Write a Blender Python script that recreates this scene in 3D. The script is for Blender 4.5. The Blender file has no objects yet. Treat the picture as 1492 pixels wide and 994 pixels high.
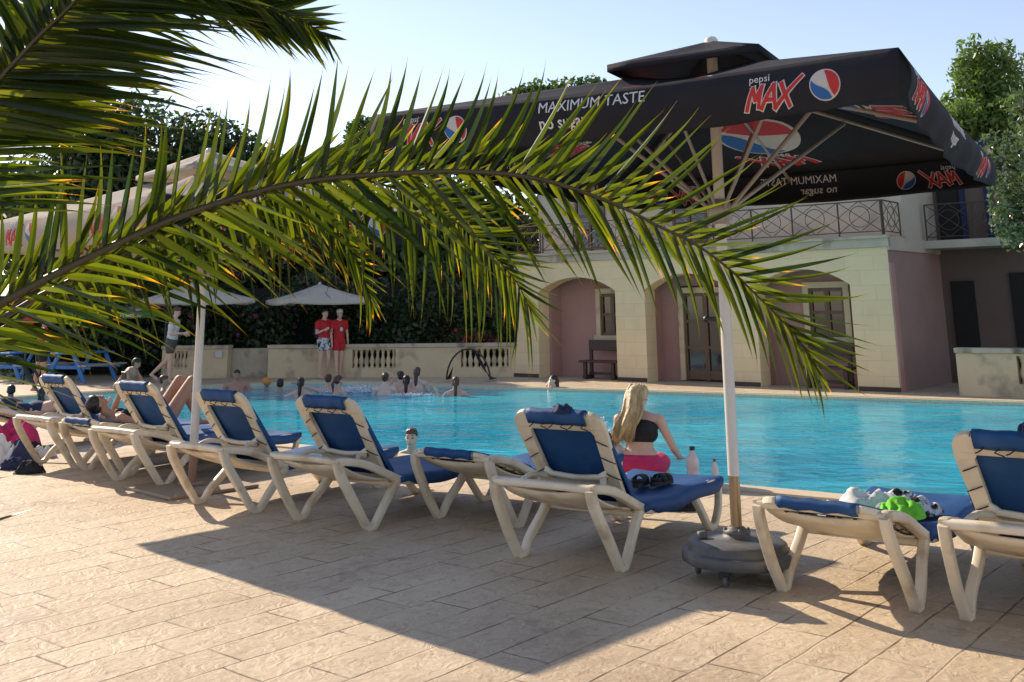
import bpy, bmesh, math, random
from mathutils import Vector, Matrix, noise
from mathutils.geometry import tessellate_polygon
random.seed(7)
C = bpy.context.scene.collection
SC = bpy.context.scene
PI = math.pi
V = Vector
# ------------------------------------------------------------------ camera (level-corrected phone shot: lens pitched up, lower part of the frame kept)
FPX = 1494.0; CAMZ = 1.7; PIT = math.radians(13.0); ROL = math.radians(0.7); YP = 106.0
_F = V((0, math.cos(PIT), math.sin(PIT))); _U = V((0, -math.sin(PIT), math.cos(PIT))); _R = V((1, 0, 0))
CR = _R*math.cos(ROL) - _U*math.sin(ROL); CU = _R*math.sin(ROL) + _U*math.cos(ROL)
CO = V((0, 0, CAMZ))
def ray(x, y): return _F*FPX + CR*(x-746) + CU*(YP-y)
def G(x, y, z=0.0):
    d = ray(x, y); return CO + d*((z-CAMZ)/d.z)
def PT(x, y, Y):
    d = ray(x, y); return CO + d*(Y/d.y)
cam = bpy.data.cameras.new('camera'); co = bpy.data.objects.new('camera', cam); C.objects.link(co)
cam.sensor_width = 36; cam.lens = 36*FPX/1492; cam.shift_y = (YP-497)/1492; cam.clip_end = 2000; cam.clip_start = .05
m = Matrix((CR, CU, -_F)).transposed().to_4x4(); m.translation = CO; co.matrix_world = m
SC.camera = co
# ------------------------------------------------------------------ materials
def nd(nt, t, **k):
    n = nt.nodes.new(t)
    for a, b in k.items(): setattr(n, a, b)
    return n
def pm(name, col, rough=.6, metal=0., col2=None, nscale=6., namt=.5, bump=0., bscale=40., trans=None, tfac=.4, spec=.5, stretch=(1,1,1), coat=0., col3=None, n3=1.5):
    mt = bpy.data.materials.new(name); mt.use_nodes = True; nt = mt.node_tree; L = nt.links
    p = nt.nodes['Principled BSDF']; out = nt.nodes['Material Output']
    p.inputs['Base Color'].default_value = (*col, 1); p.inputs['Roughness'].default_value = rough
    p.inputs['Metallic'].default_value = metal; p.inputs['Specular IOR Level'].default_value = spec
    p.inputs['Coat Weight'].default_value = coat
    tc = nd(nt, 'ShaderNodeTexCoord'); oi = nd(nt, 'ShaderNodeObjectInfo')
    mp = nd(nt, 'ShaderNodeMapping'); mp.inputs['Scale'].default_value = stretch
    ad = nd(nt, 'ShaderNodeVectorMath', operation='MULTIPLY_ADD'); ad.inputs[1].default_value = (37, 53, 71)
    L.new(oi.outputs['Random'], ad.inputs[0]); L.new(tc.outputs['Object'], ad.inputs[2]); L.new(ad.outputs[0], mp.inputs['Vector'])
    if col2 is None: col2 = tuple(c*.75 for c in col)
    n = nd(nt, 'ShaderNodeTexNoise'); n.inputs['Scale'].default_value = nscale; n.inputs['Detail'].default_value = 6; n.inputs['Roughness'].default_value = .65
    L.new(mp.outputs[0], n.inputs['Vector'])
    r = nd(nt, 'ShaderNodeMapRange'); r.inputs[1].default_value = .5-.25/max(namt, .01)*.6; r.inputs[2].default_value = .5+.25/max(namt, .01)*.6
    L.new(n.outputs['Fac'], r.inputs[0])
    mx = nd(nt, 'ShaderNodeMix', data_type='RGBA'); mx.inputs[6].default_value = (*col, 1); mx.inputs[7].default_value = (*col2, 1)
    L.new(r.outputs[0], mx.inputs[0]); last = mx.outputs[2]
    if col3:
        n3_ = nd(nt, 'ShaderNodeTexNoise'); n3_.inputs['Scale'].default_value = n3; n3_.inputs['Detail'].default_value = 8
        L.new(mp.outputs[0], n3_.inputs['Vector'])
        r3 = nd(nt, 'ShaderNodeMapRange'); r3.inputs[1].default_value = .52; r3.inputs[2].default_value = .7; L.new(n3_.outputs['Fac'], r3.inputs[0])
        m3 = nd(nt, 'ShaderNodeMix', data_type='RGBA'); m3.inputs[7].default_value = (*col3, 1)
        L.new(r3.outputs[0], m3.inputs[0]); L.new(last, m3.inputs[6]); last = m3.outputs[2]
    L.new(last, p.inputs['Base Color'])
    if bump:
        b = nd(nt, 'ShaderNodeBump'); b.inputs['Strength'].default_value = bump; b.inputs['Distance'].default_value = .01
        n2 = nd(nt, 'ShaderNodeTexNoise'); n2.inputs['Scale'].default_value = bscale; n2.inputs['Detail'].default_value = 5
        L.new(mp.outputs[0], n2.inputs['Vector']); L.new(n2.outputs['Fac'], b.inputs['Height']); L.new(b.outputs[0], p.inputs['Normal'])
    if trans:
        t = nd(nt, 'ShaderNodeBsdfTranslucent'); t.inputs['Color'].default_value = (*trans, 1)
        ms = nd(nt, 'ShaderNodeMixShader'); ms.inputs[0].default_value = tfac
        L.new(p.outputs[0], ms.inputs[1]); L.new(t.outputs[0], ms.inputs[2]); L.new(ms.outputs[0], out.inputs['Surface'])
    return mt
def leafmat(name, c0, c1, tr, tf=.35, rough=.45, attr='rnd'):
    mt = bpy.data.materials.new(name); mt.use_nodes = True; nt = mt.node_tree; L = nt.links
    p = nt.nodes['Principled BSDF']; out = nt.nodes['Material Output']; p.inputs['Roughness'].default_value = rough
    a = nd(nt, 'ShaderNodeAttribute'); a.attribute_name = attr
    mx = nd(nt, 'ShaderNodeMix', data_type='RGBA'); mx.inputs[6].default_value = (*c0, 1); mx.inputs[7].default_value = (*c1, 1)
    L.new(a.outputs['Fac'], mx.inputs[0]); L.new(mx.outputs[2], p.inputs['Base Color'])
    t = nd(nt, 'ShaderNodeBsdfTranslucent'); t.inputs['Color'].default_value = (*tr, 1)
    ms = nd(nt, 'ShaderNodeMixShader'); ms.inputs[0].default_value = tf
    L.new(p.outputs[0], ms.inputs[1]); L.new(t.outputs[0], ms.inputs[2]); L.new(ms.outputs[0], out.inputs['Surface'])
    return mt
def blockmat(name, col, col2, mortar, bw=.62, bh=.3, mort=.006, stain=(.3,.27,.2), bump=.25):
    mt = bpy.data.materials.new(name); mt.use_nodes = True; nt = mt.node_tree; L = nt.links
    p = nt.nodes['Principled BSDF']; p.inputs['Roughness'].default_value = .85; p.inputs['Specular IOR Level'].default_value = .2
    tc = nd(nt, 'ShaderNodeTexCoord'); sp = nd(nt, 'ShaderNodeSeparateXYZ'); L.new(tc.outputs['Object'], sp.inputs[0])
    ad = nd(nt, 'ShaderNodeMath', operation='ADD'); L.new(sp.outputs[0], ad.inputs[0]); L.new(sp.outputs[1], ad.inputs[1])
    cb = nd(nt, 'ShaderNodeCombineXYZ'); L.new(ad.outputs[0], cb.inputs[0]); L.new(sp.outputs[2], cb.inputs[1])
    br = nd(nt, 'ShaderNodeTexBrick'); L.new(cb.outputs[0], br.inputs['Vector'])
    br.inputs['Color1'].default_value = (*col, 1); br.inputs['Color2'].default_value = (*col2, 1); br.inputs['Mortar'].default_value = (*mortar, 1)
    br.inputs['Scale'].default_value = 1; br.inputs['Mortar Size'].default_value = mort; br.inputs['Mortar Smooth'].default_value = .4
    br.inputs['Brick Width'].default_value = bw; br.inputs['Row Height'].default_value = bh
    n = nd(nt, 'ShaderNodeTexNoise'); n.inputs['Scale'].default_value = 1.4; n.inputs['Detail'].default_value = 9; n.inputs['Roughness'].default_value = .7
    L.new(tc.outputs['Object'], n.inputs['Vector'])
    r = nd(nt, 'ShaderNodeMapRange'); r.inputs[1].default_value = .5; r.inputs[2].default_value = .85; r.inputs[4].default_value = .55; L.new(n.outputs['Fac'], r.inputs[0])
    mx = nd(nt, 'ShaderNodeMix', data_type='RGBA'); mx.inputs[7].default_value = (*stain, 1)
    L.new(r.outputs[0], mx.inputs[0]); L.new(br.outputs['Color'], mx.inputs[6]); L.new(mx.outputs[2], p.inputs['Base Color'])
    n2 = nd(nt, 'ShaderNodeTexNoise'); n2.inputs['Scale'].default_value = 30; L.new(tc.outputs['Object'], n2.inputs['Vector'])
    b = nd(nt, 'ShaderNodeBump'); b.inputs['Strength'].default_value = bump; b.inputs['Distance'].default_value = .02
    L.new(n2.outputs['Fac'], b.inputs['Height']); L.new(b.outputs[0], p.inputs['Normal'])
    return mt
M = {}
M['plastic'] = pm('aged_cream_plastic', (.76,.67,.52), .42, col2=(.64,.54,.39), nscale=7, namt=.5, bump=.06, bscale=60, col3=(.46,.35,.22), n3=4.5)
M['sling'] = pm('blue_sling', (.011,.085,.25), .6, col2=(.008,.050,.165), nscale=3, bump=.25, bscale=300, trans=(.02,.10,.35), tfac=.08, col3=(.035,.10,.26), n3=2.5, spec=.35)
M['lace'] = pm('dark_cord', (.012,.014,.03), .8)
M['black_fab'] = pm('black_canopy_fabric', (.015,.016,.025), .8, col2=(.028,.028,.034), nscale=2.5, bump=.5, bscale=7, trans=(.03,.025,.04), tfac=.22, spec=.25)
M['taupe_fab'] = pm('taupe_canopy_fabric', (.62,.57,.50), .85, col2=(.54,.49,.42), nscale=2, bump=.15, bscale=200, trans=(.5,.44,.38), tfac=.45, spec=.2)
M['cream_fab'] = pm('cream_canopy_fabric', (.74,.69,.58), .85, nscale=2, col2=(.68,.62,.5), trans=(.62,.5,.35), tfac=.35, spec=.2)
M['green_fab'] = pm('green_canopy_fabric', (.10,.38,.08), .8, col2=(.08,.32,.07), trans=(.12,.5,.08), tfac=.35, spec=.2)
M['white_print'] = pm('white_print', (.62,.62,.64), .7)
M['red_print'] = pm('red_print', (.52,.025,.03), .65, col2=(.42,.02,.03), trans=(.5,.03,.03), tfac=.15)
M['blue_print'] = pm('blue_print', (.02,.13,.45), .65, trans=(.03,.2,.6), tfac=.15)
M['globe_white'] = pm('globe_white_print', (.62,.6,.58), .65, trans=(.5,.46,.4), tfac=.15)
M['pole_white'] = pm('white_painted_pole', (.68,.66,.62), .4, col2=(.55,.52,.47), nscale=12, col3=(.4,.34,.27), n3=3, stretch=(1,1,.15))
M['pole_metal'] = pm('worn_brown_metal', (.42,.30,.18), .35, metal=.7, col2=(.2,.14,.09), nscale=10, stretch=(1,1,.2))
M['pole_brick'] = pm('brown_pole_sleeve', (.32,.17,.11), .6, nscale=12, stretch=(1,1,.2))
M['rib'] = pm('raw_aluminium_rib', (.38,.34,.30), .45, metal=.25)
M['base_grey'] = pm('weathered_grey_base', (.065,.068,.072), .55, col2=(.12,.115,.11), nscale=7, bump=.3, bscale=30, col3=(.17,.145,.12), n3=5)
M['plate'] = pm('dusty_tan_plate', (.36,.27,.18), .7, nscale=5, bump=.2)
M['rubber'] = pm('dark_rubber', (.02,.02,.02), .7)
M['dark_metal'] = pm('dark_metal', (.02,.02,.024), .45)
M['iron'] = pm('rusty_dark_iron', (.045,.035,.03), .6, col2=(.10,.05,.03), nscale=20)
M['wood'] = pm('brown_wood', (.17,.085,.04), .45, col2=(.09,.045,.02), nscale=14, stretch=(1,1,.1), bump=.1)
M['dark_wood'] = pm('dark_stained_wood', (.045,.022,.014), .5, col2=(.07,.035,.02), nscale=14, stretch=(.1,1,1))
M['glass'] = pm('dark_glass', (.015,.018,.02), .06, spec=.9)
M['pink'] = pm('faded_pink_render', (.50,.285,.235), .85, col2=(.41,.225,.19), nscale=1.6, namt=.6, bump=.25, bscale=22, col3=(.42,.30,.27), n3=1.2, spec=.2)
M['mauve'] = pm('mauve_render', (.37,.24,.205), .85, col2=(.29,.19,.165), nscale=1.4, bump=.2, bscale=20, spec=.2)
M['shaded_wall'] = pm('shaded_pink_render', (.175,.125,.105), .85, nscale=1.4, bump=.2, spec=.2)  # pinkish wing render with its shade mixed into the colour
M['stone'] = blockmat('limestone_blocks', (.80,.62,.37), (.76,.58,.34), (.64,.49,.29), stain=(.54,.42,.28))
M['stone_plain'] = pm('weathered_limestone', (.66,.52,.33), .85, col2=(.56,.44,.28), nscale=2.5, bump=.3, bscale=25, col3=(.26,.23,.17), n3=2.0, spec=.2)
M['stone_cap'] = pm('stained_stone_cap', (.56,.48,.35), .85, col2=(.42,.35,.26), nscale=4, bump=.3, col3=(.17,.15,.12), n3=2.2, spec=.2)
M['upper'] = pm('grey_beige_render', (.55,.47,.37), .85, col2=(.46,.39,.31), nscale=1.5, bump=.2, col3=(.28,.25,.21), n3=1.1, spec=.2)
M['blue_paint'] = pm('blue_paint', (.035,.20,.55), .5, nscale=10)
M['grey_board'] = pm('pale_board', (.42,.38,.33), .7, nscale=8, stretch=(.1,1,1))
M['darkroom'] = pm('near_black_fill', (.02,.017,.015), .9)  # kiosk walls; also stands in for shade in the doorways and hedge
M['panel'] = pm('brown_panel', (.15,.10,.065), .8, nscale=2)
M['leaf_dark'] = leafmat('dark_leaf', (.012,.026,.010), (.042,.072,.022), (.10,.18,.025), .22)
M['leaf_mid'] = leafmat('mid_leaf', (.022,.05,.012), (.06,.11,.025), (.12,.22,.03), .3)
M['leaf_bright'] = leafmat('bright_leaf', (.05,.095,.02), (.11,.17,.035), (.22,.36,.05), .35)
M['leaf_silver'] = leafmat('pale_leaf', (.03,.06,.022), (.20,.22,.13), (.16,.25,.06), .3, rough=.3)
M['petal'] = leafmat('mauve_petal', (.10,.02,.07), (.20,.05,.13), (.2,.03,.1), .3)
M['petal_red'] = leafmat('dull_red_petal', (.12,.02,.02), (.2,.04,.04), (.2,.03,.03), .3)
M['bark'] = pm('bark', (.07,.05,.035), .9, nscale=8, bump=.8, bscale=18)
M['palm_bark'] = pm('palm_bark', (.12,.085,.055), .9, nscale=10, bump=.9, bscale=14)
M['rachis'] = pm('palm_rib', (.055,.045,.012), .5, col2=(.035,.025,.01), nscale=8)
M['black_cloth'] = pm('black_cloth', (.012,.012,.014), .8)
M['pink_cloth'] = pm('hot_pink_cloth', (.62,.03,.13), .8, col2=(.5,.02,.10))
M['red_cloth'] = pm('red_cloth', (.55,.02,.02), .8, col2=(.42,.015,.02), bump=.2, bscale=12)
M['orange_red'] = pm('orange_red_cloth', (.62,.05,.03), .8, bump=.2, bscale=12)
M['white_cloth'] = pm('white_cloth', (.72,.71,.68), .85, col2=(.6,.6,.58), bump=.3, bscale=10)
M['lime_cloth'] = pm('lime_cloth', (.22,.75,.04), .8, bump=.3, bscale=10, trans=(.2,.7,.05), tfac=.15)
M['navy_cloth'] = pm('navy_cloth', (.02,.03,.09), .85)
M['grey_cloth'] = pm('brown_grey_cloth', (.10,.09,.075), .85)
M['pattern_cloth'] = pm('black_white_print_cloth', (.01,.01,.012), .85, col2=(.6,.6,.6), nscale=14, namt=3)
M['stripe_cloth'] = pm('white_striped_cloth', (.72,.72,.68), .85, col2=(.45,.47,.47), nscale=5, namt=1.2, stretch=(8,8,.3))
SK = {k: pm('skin_'+k, c, .5, col2=tuple(x*.8 for x in c), nscale=7, spec=.35) for k, c in dict(light=(.68,.44,.33), fair=(.74,.53,.43), tan=(.50,.28,.18), red=(.50,.25,.17), deep=(.30,.16,.10)).items()}
HR = {k: pm('hair_'+k, c, .45, col2=tuple(x*.6 for x in c), nscale=26, namt=1.0, bump=.4, bscale=60, stretch=(1,1,.12)) for k, c in dict(dark=(.02,.013,.01), brown=(.09,.05,.03), auburn=(.11,.045,.025), blond=(.62,.44,.21)).items()}
M['foam'] = pm('white_foam', (.85,.88,.9), .4)
M['bottle'] = pm('pale_pink_plastic_bottle', (.75,.62,.62), .15, spec=.6)
M['net'] = pm('black_net', (.012,.012,.014), .8)
M['orange'] = pm('orange_ball', (.75,.28,.05), .5)
M['eye'] = pm('dark_eye', (.02,.015,.012), .3)
M['lip'] = pm('lip', (.38,.13,.11), .5)
M['globe'] = pm('white_lamp_glass', (.7,.7,.66), .3)
M['cork'] = pm('tan_sole', (.22,.14,.08), .7)
# ------------------------------------------------------------------ object helpers
def link(name, me, mat, parent=None):
    o = bpy.data.objects.new(name, me); C.objects.link(o)
    for mm in (mat if isinstance(mat, (list, tuple)) else [mat]): me.materials.append(mm)
    if parent: o.parent = parent
    return o
def empty(name, loc=(0,0,0), rz=0.0):
    o = bpy.data.objects.new(name, None); C.objects.link(o); o.location = loc; o.rotation_euler = (0,0,rz); o.empty_display_size = .1; return o
def tag(o, label=None, cat=None, group=None, kind=None):
    if label: o['label'] = label
    if cat: o['category'] = cat
    if group: o['group'] = group
    if kind: o['kind'] = kind
    return o
def copy_tree(o, parent=None):
    c = o.copy(); C.objects.link(c)
    for k in ('label',):
        if parent is None and k in c: del c[k]
    c.parent = parent
    for ch in list(o.children): copy_tree(ch, c)
    return c
class MB:
    def __init__(s): s.v = []; s.f = []; s.mi = []; s.sm = []; s.cur = 0
    def add(s, vs, fs, smooth=False):
        b = len(s.v); s.v += [tuple(v) for v in vs]
        for f in fs: s.f.append(tuple(b+i for i in f)); s.mi.append(s.cur); s.sm.append(smooth)
    def box(s, c, d, rot=None):
        c = V(c); h = V(d)/2
        vs = [V((x*h.x, y*h.y, z*h.z)) for x in (-1,1) for y in (-1,1) for z in (-1,1)]
        if rot is not None: vs = [rot @ v for v in vs]
        s.add([v+c for v in vs], [(0,1,3,2),(4,6,7,5),(0,4,5,1),(2,3,7,6),(0,2,6,4),(1,5,7,3)])
    def bbox(s, c, d, b=.01, rot=None):
        # bevelled box
        c = V(c); h = V(d)/2; b = min(b, h.x*.9, h.y*.9, h.z*.9)
        bm = bmesh.new(); bmesh.ops.create_cube(bm, size=1)
        for v in bm.verts: v.co = V((v.co.x*d[0], v.co.y*d[1], v.co.z*d[2]))
        bmesh.ops.bevel(bm, geom=list(bm.edges), offset=b, segments=2, profile=.5, affect='EDGES')
        bm.verts.index_update()
        vs = [(rot @ v.co if rot is not None else v.co)+c for v in bm.verts]; fs = [[v.index for v in f.verts] for f in bm.faces]; bm.free(); s.add(vs, fs)
    def sweep(s, pts, w, h, up=V((0,0,1)), ws=None, n=8, sq=.72, closed=False, cap=True, smooth=True):
        # superellipse section w (sideways) x h (along up') swept along pts; ws scales per point
        pts = [V(p) for p in pts]; N = len(pts); vs = []
        for i, p in enumerate(pts):
            if closed: t = pts[(i+1) % N]-pts[i-1]
            else: t = pts[min(i+1, N-1)]-pts[max(i-1, 0)]
            t.normalize(); sd = t.cross(up)
            if sd.length < 1e-4: sd = t.cross(V((1,0,0)))
            sd.normalize(); u2 = sd.cross(t).normalized()
            k = ws[i] if ws else 1.0
            kx, ky = (k if isinstance(k, (tuple, list)) else (k, k))
            for j in range(n):
                a = 2*PI*(j+.5)/n; ca, sa = math.cos(a), math.sin(a)
                ca = math.copysign(abs(ca)**sq, ca); sa = math.copysign(abs(sa)**sq, sa)
                vs.append(p + sd*(ca*w/2*kx) + u2*(sa*h/2*ky))
        fs = []
        R_ = N if closed else N-1
        for i in range(R_):
            for j in range(n):
                a = i*n+j; b = i*n+(j+1) % n; c = ((i+1) % N)*n+(j+1) % n; d = ((i+1) % N)*n+j; fs.append((a,b,c,d))
        s.add(vs, fs, smooth)
        if cap and not closed: s.add(vs[:n], [tuple(range(n))[::-1]]); s.add(vs[-n:], [tuple(range(n))])
    def tube(s, pts, r, n=8, rs=None, **k): s.sweep(pts, 2*r, 2*r, ws=rs, n=n, sq=1.0, **k)
    def lathe(s, c, prof, n=16, smooth=True, R=None):
        c = V(c); vs = []
        for r, z in prof:
            for j in range(n):
                a = 2*PI*j/n; q = V((r*math.cos(a), r*math.sin(a), z)); vs.append(c+(R @ q if R else q))
        fs = [(i*n+j, i*n+(j+1) % n, (i+1)*n+(j+1) % n, (i+1)*n+j) for i in range(len(prof)-1) for j in range(n)]
        s.add(vs, fs, smooth)
        if prof[0][0] > 1e-4: s.add(vs[:n], [tuple(range(n))[::-1]])
        if prof[-1][0] > 1e-4: s.add(vs[-n:], [tuple(range(n))])
    def ball(s, c, r, n=10, sc=(1,1,1)):
        c = V(c); vs = []; fs = []; m_ = n//2+1
        for i in range(m_+1):
            th = PI*i/m_
            for j in range(n):
                a = 2*PI*j/n; vs.append(c+V((r*sc[0]*math.sin(th)*math.cos(a), r*sc[1]*math.sin(th)*math.sin(a), r*sc[2]*math.cos(th))))
        for i in range(m_):
            for j in range(n): fs.append((i*n+j, (i+1)*n+j, (i+1)*n+(j+1) % n, i*n+(j+1) % n))
        s.add(vs, fs, True)
    def prism(s, loops, fmap, d0, d1):
        # 2D loops (outer + holes) extruded between depth d0 and d1; fmap(a,b,d)->3D
        n = sum(len(l) for l in loops); fl = [p for l in loops for p in l]
        tris = tessellate_polygon([[V((p[0], p[1], 0)) for p in l] for l in loops])
        vs = [fmap(p[0], p[1], d0) for p in fl]+[fmap(p[0], p[1], d1) for p in fl]
        fs = [tuple(t) for t in tris]+[tuple(i+n for i in t)[::-1] for t in tris]
        b = 0
        for l in loops:
            k = len(l)
            for i in range(k): a, c_ = b+i, b+(i+1) % k; fs.append((a, c_, c_+n, a+n))
            b += k
        s.add(vs, fs)
    def build(s, name, mat, parent=None, attr=None, sol=None, bev=None, sub=None, recalc=True):
        me = bpy.data.meshes.new(name); me.from_pydata(s.v, [], s.f)
        me.polygons.foreach_set('material_index', s.mi); me.polygons.foreach_set('use_smooth', s.sm)
        if attr:
            a = me.attributes.new(attr[0], 'FLOAT', attr[2] if len(attr) > 2 else 'POINT'); a.data.foreach_set('value', attr[1])
        elif recalc:
            bm = bmesh.new(); bm.from_mesh(me); bmesh.ops.recalc_face_normals(bm, faces=bm.faces); bm.to_mesh(me); bm.free()
        me.update()
        return link(name, me, mat, parent)
def sheet(s, grid, th=.004, smooth=True):
    """grid: rows of points -> thin two sided sheet with real thickness"""
    R_, Cn = len(grid), len(grid[0]); g = [[V(p) for p in r] for r in grid]
    def nrm(i, j):
        a = g[min(i+1, R_-1)][j]-g[max(i-1, 0)][j]; b = g[i][min(j+1, Cn-1)]-g[i][max(j-1, 0)]
        c = a.cross(b)
        return c.normalized() if c.length > 1e-9 else V((0,0,1))
    ns = [[nrm(i, j) for j in range(Cn)] for i in range(R_)]
    vs = [g[i][j]+ns[i][j]*th/2 for i in range(R_) for j in range(Cn)]+[g[i][j]-ns[i][j]*th/2 for i in range(R_) for j in range(Cn)]
    n = R_*Cn; fs = []
    for i in range(R_-1):
        for j in range(Cn-1):
            a = i*Cn+j; q = (a, a+1, a+Cn+1, a+Cn); fs.append(q); fs.append(tuple(x+n for x in q[::-1]))
    for j in range(Cn-1):
        fs.append((j, j+n, j+1+n, j+1)); a = (R_-1)*Cn+j; fs.append((a, a+1, a+1+n, a+n))
    for i in range(R_-1):
        a = i*Cn; fs.append((a, a+Cn, a+Cn+n, a+n)); a = i*Cn+Cn-1; fs.append((a, a+n, a+Cn+n, a+Cn))
    s.add(vs, fs, smooth)
def smoothpath(pts, k=4):
    pts = [V(p) for p in pts]; out = []
    for i in range(len(pts)-1):
        p0 = pts[max(i-1, 0)]; p1 = pts[i]; p2 = pts[i+1]; p3 = pts[min(i+2, len(pts)-1)]
        for j in range(k):
            t = j/k; out.append(.5*((2*p1)+(p2-p0)*t+(2*p0-5*p1+4*p2-p3)*t*t+(3*p1-p0-3*p2+p3)*t**3))
    out.append(pts[-1]); return out
def lerp(a, b, t): return a+(b-a)*t
def keyf(keys, t):
    if t <= keys[0][0]: return V(keys[0][1])
    for (a, x), (b, y) in zip(keys, keys[1:]):
        if t <= b: return V(x).lerp(V(y), (t-a)/(b-a))
    return V(keys[-1][1])
# blob: union of tapered capsules and ellipsoids, voxel-remeshed to ONE continuous surface
def blob(name, prims, mat, parent, vox=.012, sm=6, fac=.5):
    mb = MB()
    for p in prims:
        if p[0] == 'c':
            a, b, r0, r1 = V(p[1]), V(p[2]), p[3], p[4]; fl = p[5] if len(p) > 5 else (1, 1); d = b-a; L_ = max(d.length, 1e-4); t = d/L_
            up = V((0,1,0)) if abs(t.y) < .9 else V((1,0,0))
            if len(p) > 6: up = V(p[6])
            pts = []; ws = []
            for k in range(4): an = PI/2*(k/4); pts.append(a-t*r0*math.cos(an)*.98); ws.append(max(r0*math.sin(an), r0*.05))
            for k in range(5): pts.append(a.lerp(b, k/4)); ws.append(r0+(r1-r0)*k/4)
            for k in range(1, 5): an = PI/2*(k/4); pts.append(b+t*r1*math.sin(an)*.98); ws.append(max(r1*math.cos(an), r1*.05))
            mb.sweep(pts, 2, 2, up=up, ws=[(w*fl[0], w*fl[1]) for w in ws], n=14, sq=1)
        else:
            e = MB(); e.ball((0,0,0), 1, 16, p[2]); R_ = p[3].to_matrix() if len(p) > 3 else None
            mb.add([(R_ @ V(v) if R_ else V(v))+V(p[1]) for v in e.v], e.f, True)
    me = bpy.data.meshes.new('tmp'); me.from_pydata(mb.v, [], mb.f); bm = bmesh.new(); bm.from_mesh(me); bmesh.ops.recalc_face_normals(bm, faces=bm.faces); bm.to_mesh(me); bm.free()
    o = bpy.data.objects.new('tmp', me); C.objects.link(o)
    r = o.modifiers.new('r', 'REMESH'); r.mode = 'VOXEL'; r.voxel_size = vox
    s_ = o.modifiers.new('s', 'SMOOTH'); s_.iterations = sm; s_.factor = fac
    dg = bpy.context.evaluated_depsgraph_get(); dg.update()
    m2 = bpy.data.meshes.new_from_object(o.evaluated_get(dg)); bpy.data.objects.remove(o); bpy.data.meshes.remove(me)
    m2.name = name; m2.materials.clear(); m2.polygons.foreach_set('use_smooth', [True]*len(m2.polygons))
    return link(name, m2, mat, parent)
def textgeo(txt, size=1.0, bold=0.0):
    cu = bpy.data.curves.new('t', 'FONT'); cu.body = txt; cu.size = size; cu.resolution_u = 2; cu.offset = bold
    o = bpy.data.objects.new('t', cu); C.objects.link(o)
    dg = bpy.context.evaluated_depsgraph_get(); dg.update()
    me = bpy.data.meshes.new_from_object(o.evaluated_get(dg)); vs = [v.co.copy() for v in me.vertices]; fs = [tuple(p.vertices) for p in me.polygons]
    bpy.data.objects.remove(o); bpy.data.curves.remove(cu); bpy.data.meshes.remove(me)
    x0 = min(v.x for v in vs); x1 = max(v.x for v in vs); return [V((v.x-x0, v.y, 0)) for v in vs], fs, x1-x0
def solid2d(s, vs, fs, fmap, th, mxl=.05):
    """flat 2D faces given thickness th on both sides of the mapped surface"""
    bm = bmesh.new(); bv = [bm.verts.new((v.x, v.y, 0)) for v in vs]
    for f in fs:
        try: bm.faces.new([bv[i] for i in f])
        except ValueError: pass
    bmesh.ops.triangulate(bm, faces=[f for f in bm.faces if len(f.verts) > 3])
    for _ in range(3):
        le = [e for e in bm.edges if e.calc_length() > mxl]
        if not le: break
        bmesh.ops.subdivide_edges(bm, edges=le, cuts=1); bmesh.ops.triangulate(bm, faces=[f for f in bm.faces if len(f.verts) > 3], quad_method='SHORT_EDGE', ngon_method='EAR_CLIP')
    bm.verts.index_update(); vs = [v.co.copy() for v in bm.verts]; fs = [[v.index for v in f.verts] for f in bm.faces]; bm.free()
    fs = [f if (vs[f[1]]-vs[f[0]]).cross(vs[f[2]]-vs[f[0]]).z > 0 else f[::-1] for f in fs]
    n = len(vs); a = [fmap(v.x, v.y, th) for v in vs]+[fmap(v.x, v.y, -th) for v in vs]
    F_ = [tuple(f) for f in fs]+[tuple(i+n for i in f[::-1]) for f in fs]
    ed = {}
    for f in fs:
        for i in range(len(f)):
            e = (f[i], f[(i+1) % len(f)]); ed[e] = 1
    for e in list(ed):
        if (e[1], e[0]) not in ed: F_.append((e[0], e[0]+n, e[1]+n, e[1]))
    s.add(a, F_)
# ------------------------------------------------------------------ world, sun
w = bpy.data.worlds.new('World'); SC.world = w; w.use_nodes = True; nt = w.node_tree
sky = nd(nt, 'ShaderNodeTexSky', sky_type='NISHITA'); sky.sun_disc = False
SAZ = math.atan2(-.703, .711)   # compass style from +Y
SEL = math.radians(31.5)
sky.sun_elevation = SEL; sky.sun_rotation = SAZ; sky.air_density = 1.0; sky.dust_density = .2; sky.ozone_density = 2.0; sky.altitude = 0
hs = nd(nt, 'ShaderNodeHueSaturation'); hs.inputs['Saturation'].default_value = .80; nt.links.new(sky.outputs[0], hs.inputs['Color'])
tn = nd(nt, 'ShaderNodeMix', data_type='RGBA', blend_type='MULTIPLY'); tn.inputs[0].default_value = 1; tn.inputs[7].default_value = (1.04,.975,1.0,1); nt.links.new(hs.outputs[0], tn.inputs[6])
bg = nt.nodes['Background']; bg.inputs['Strength'].default_value = .115; nt.links.new(tn.outputs[2], bg.inputs[0])
sl = bpy.data.lights.new('sun', 'SUN'); sl.energy = 4.0; sl.angle = math.radians(.5); sl.color = (1, .86, .68)
so = bpy.data.objects.new('sun', sl); C.objects.link(so)
sd = V((math.sin(SAZ)*math.cos(SEL), math.cos(SAZ)*math.cos(SEL), math.sin(SEL)))
so.rotation_euler = sd.to_track_quat('Z', 'Y').to_euler()
vs_ = SC.view_settings; vs_.view_transform = 'Standard'; vs_.look = 'None'; vs_.exposure = .78; vs_.gamma = 1
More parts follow.
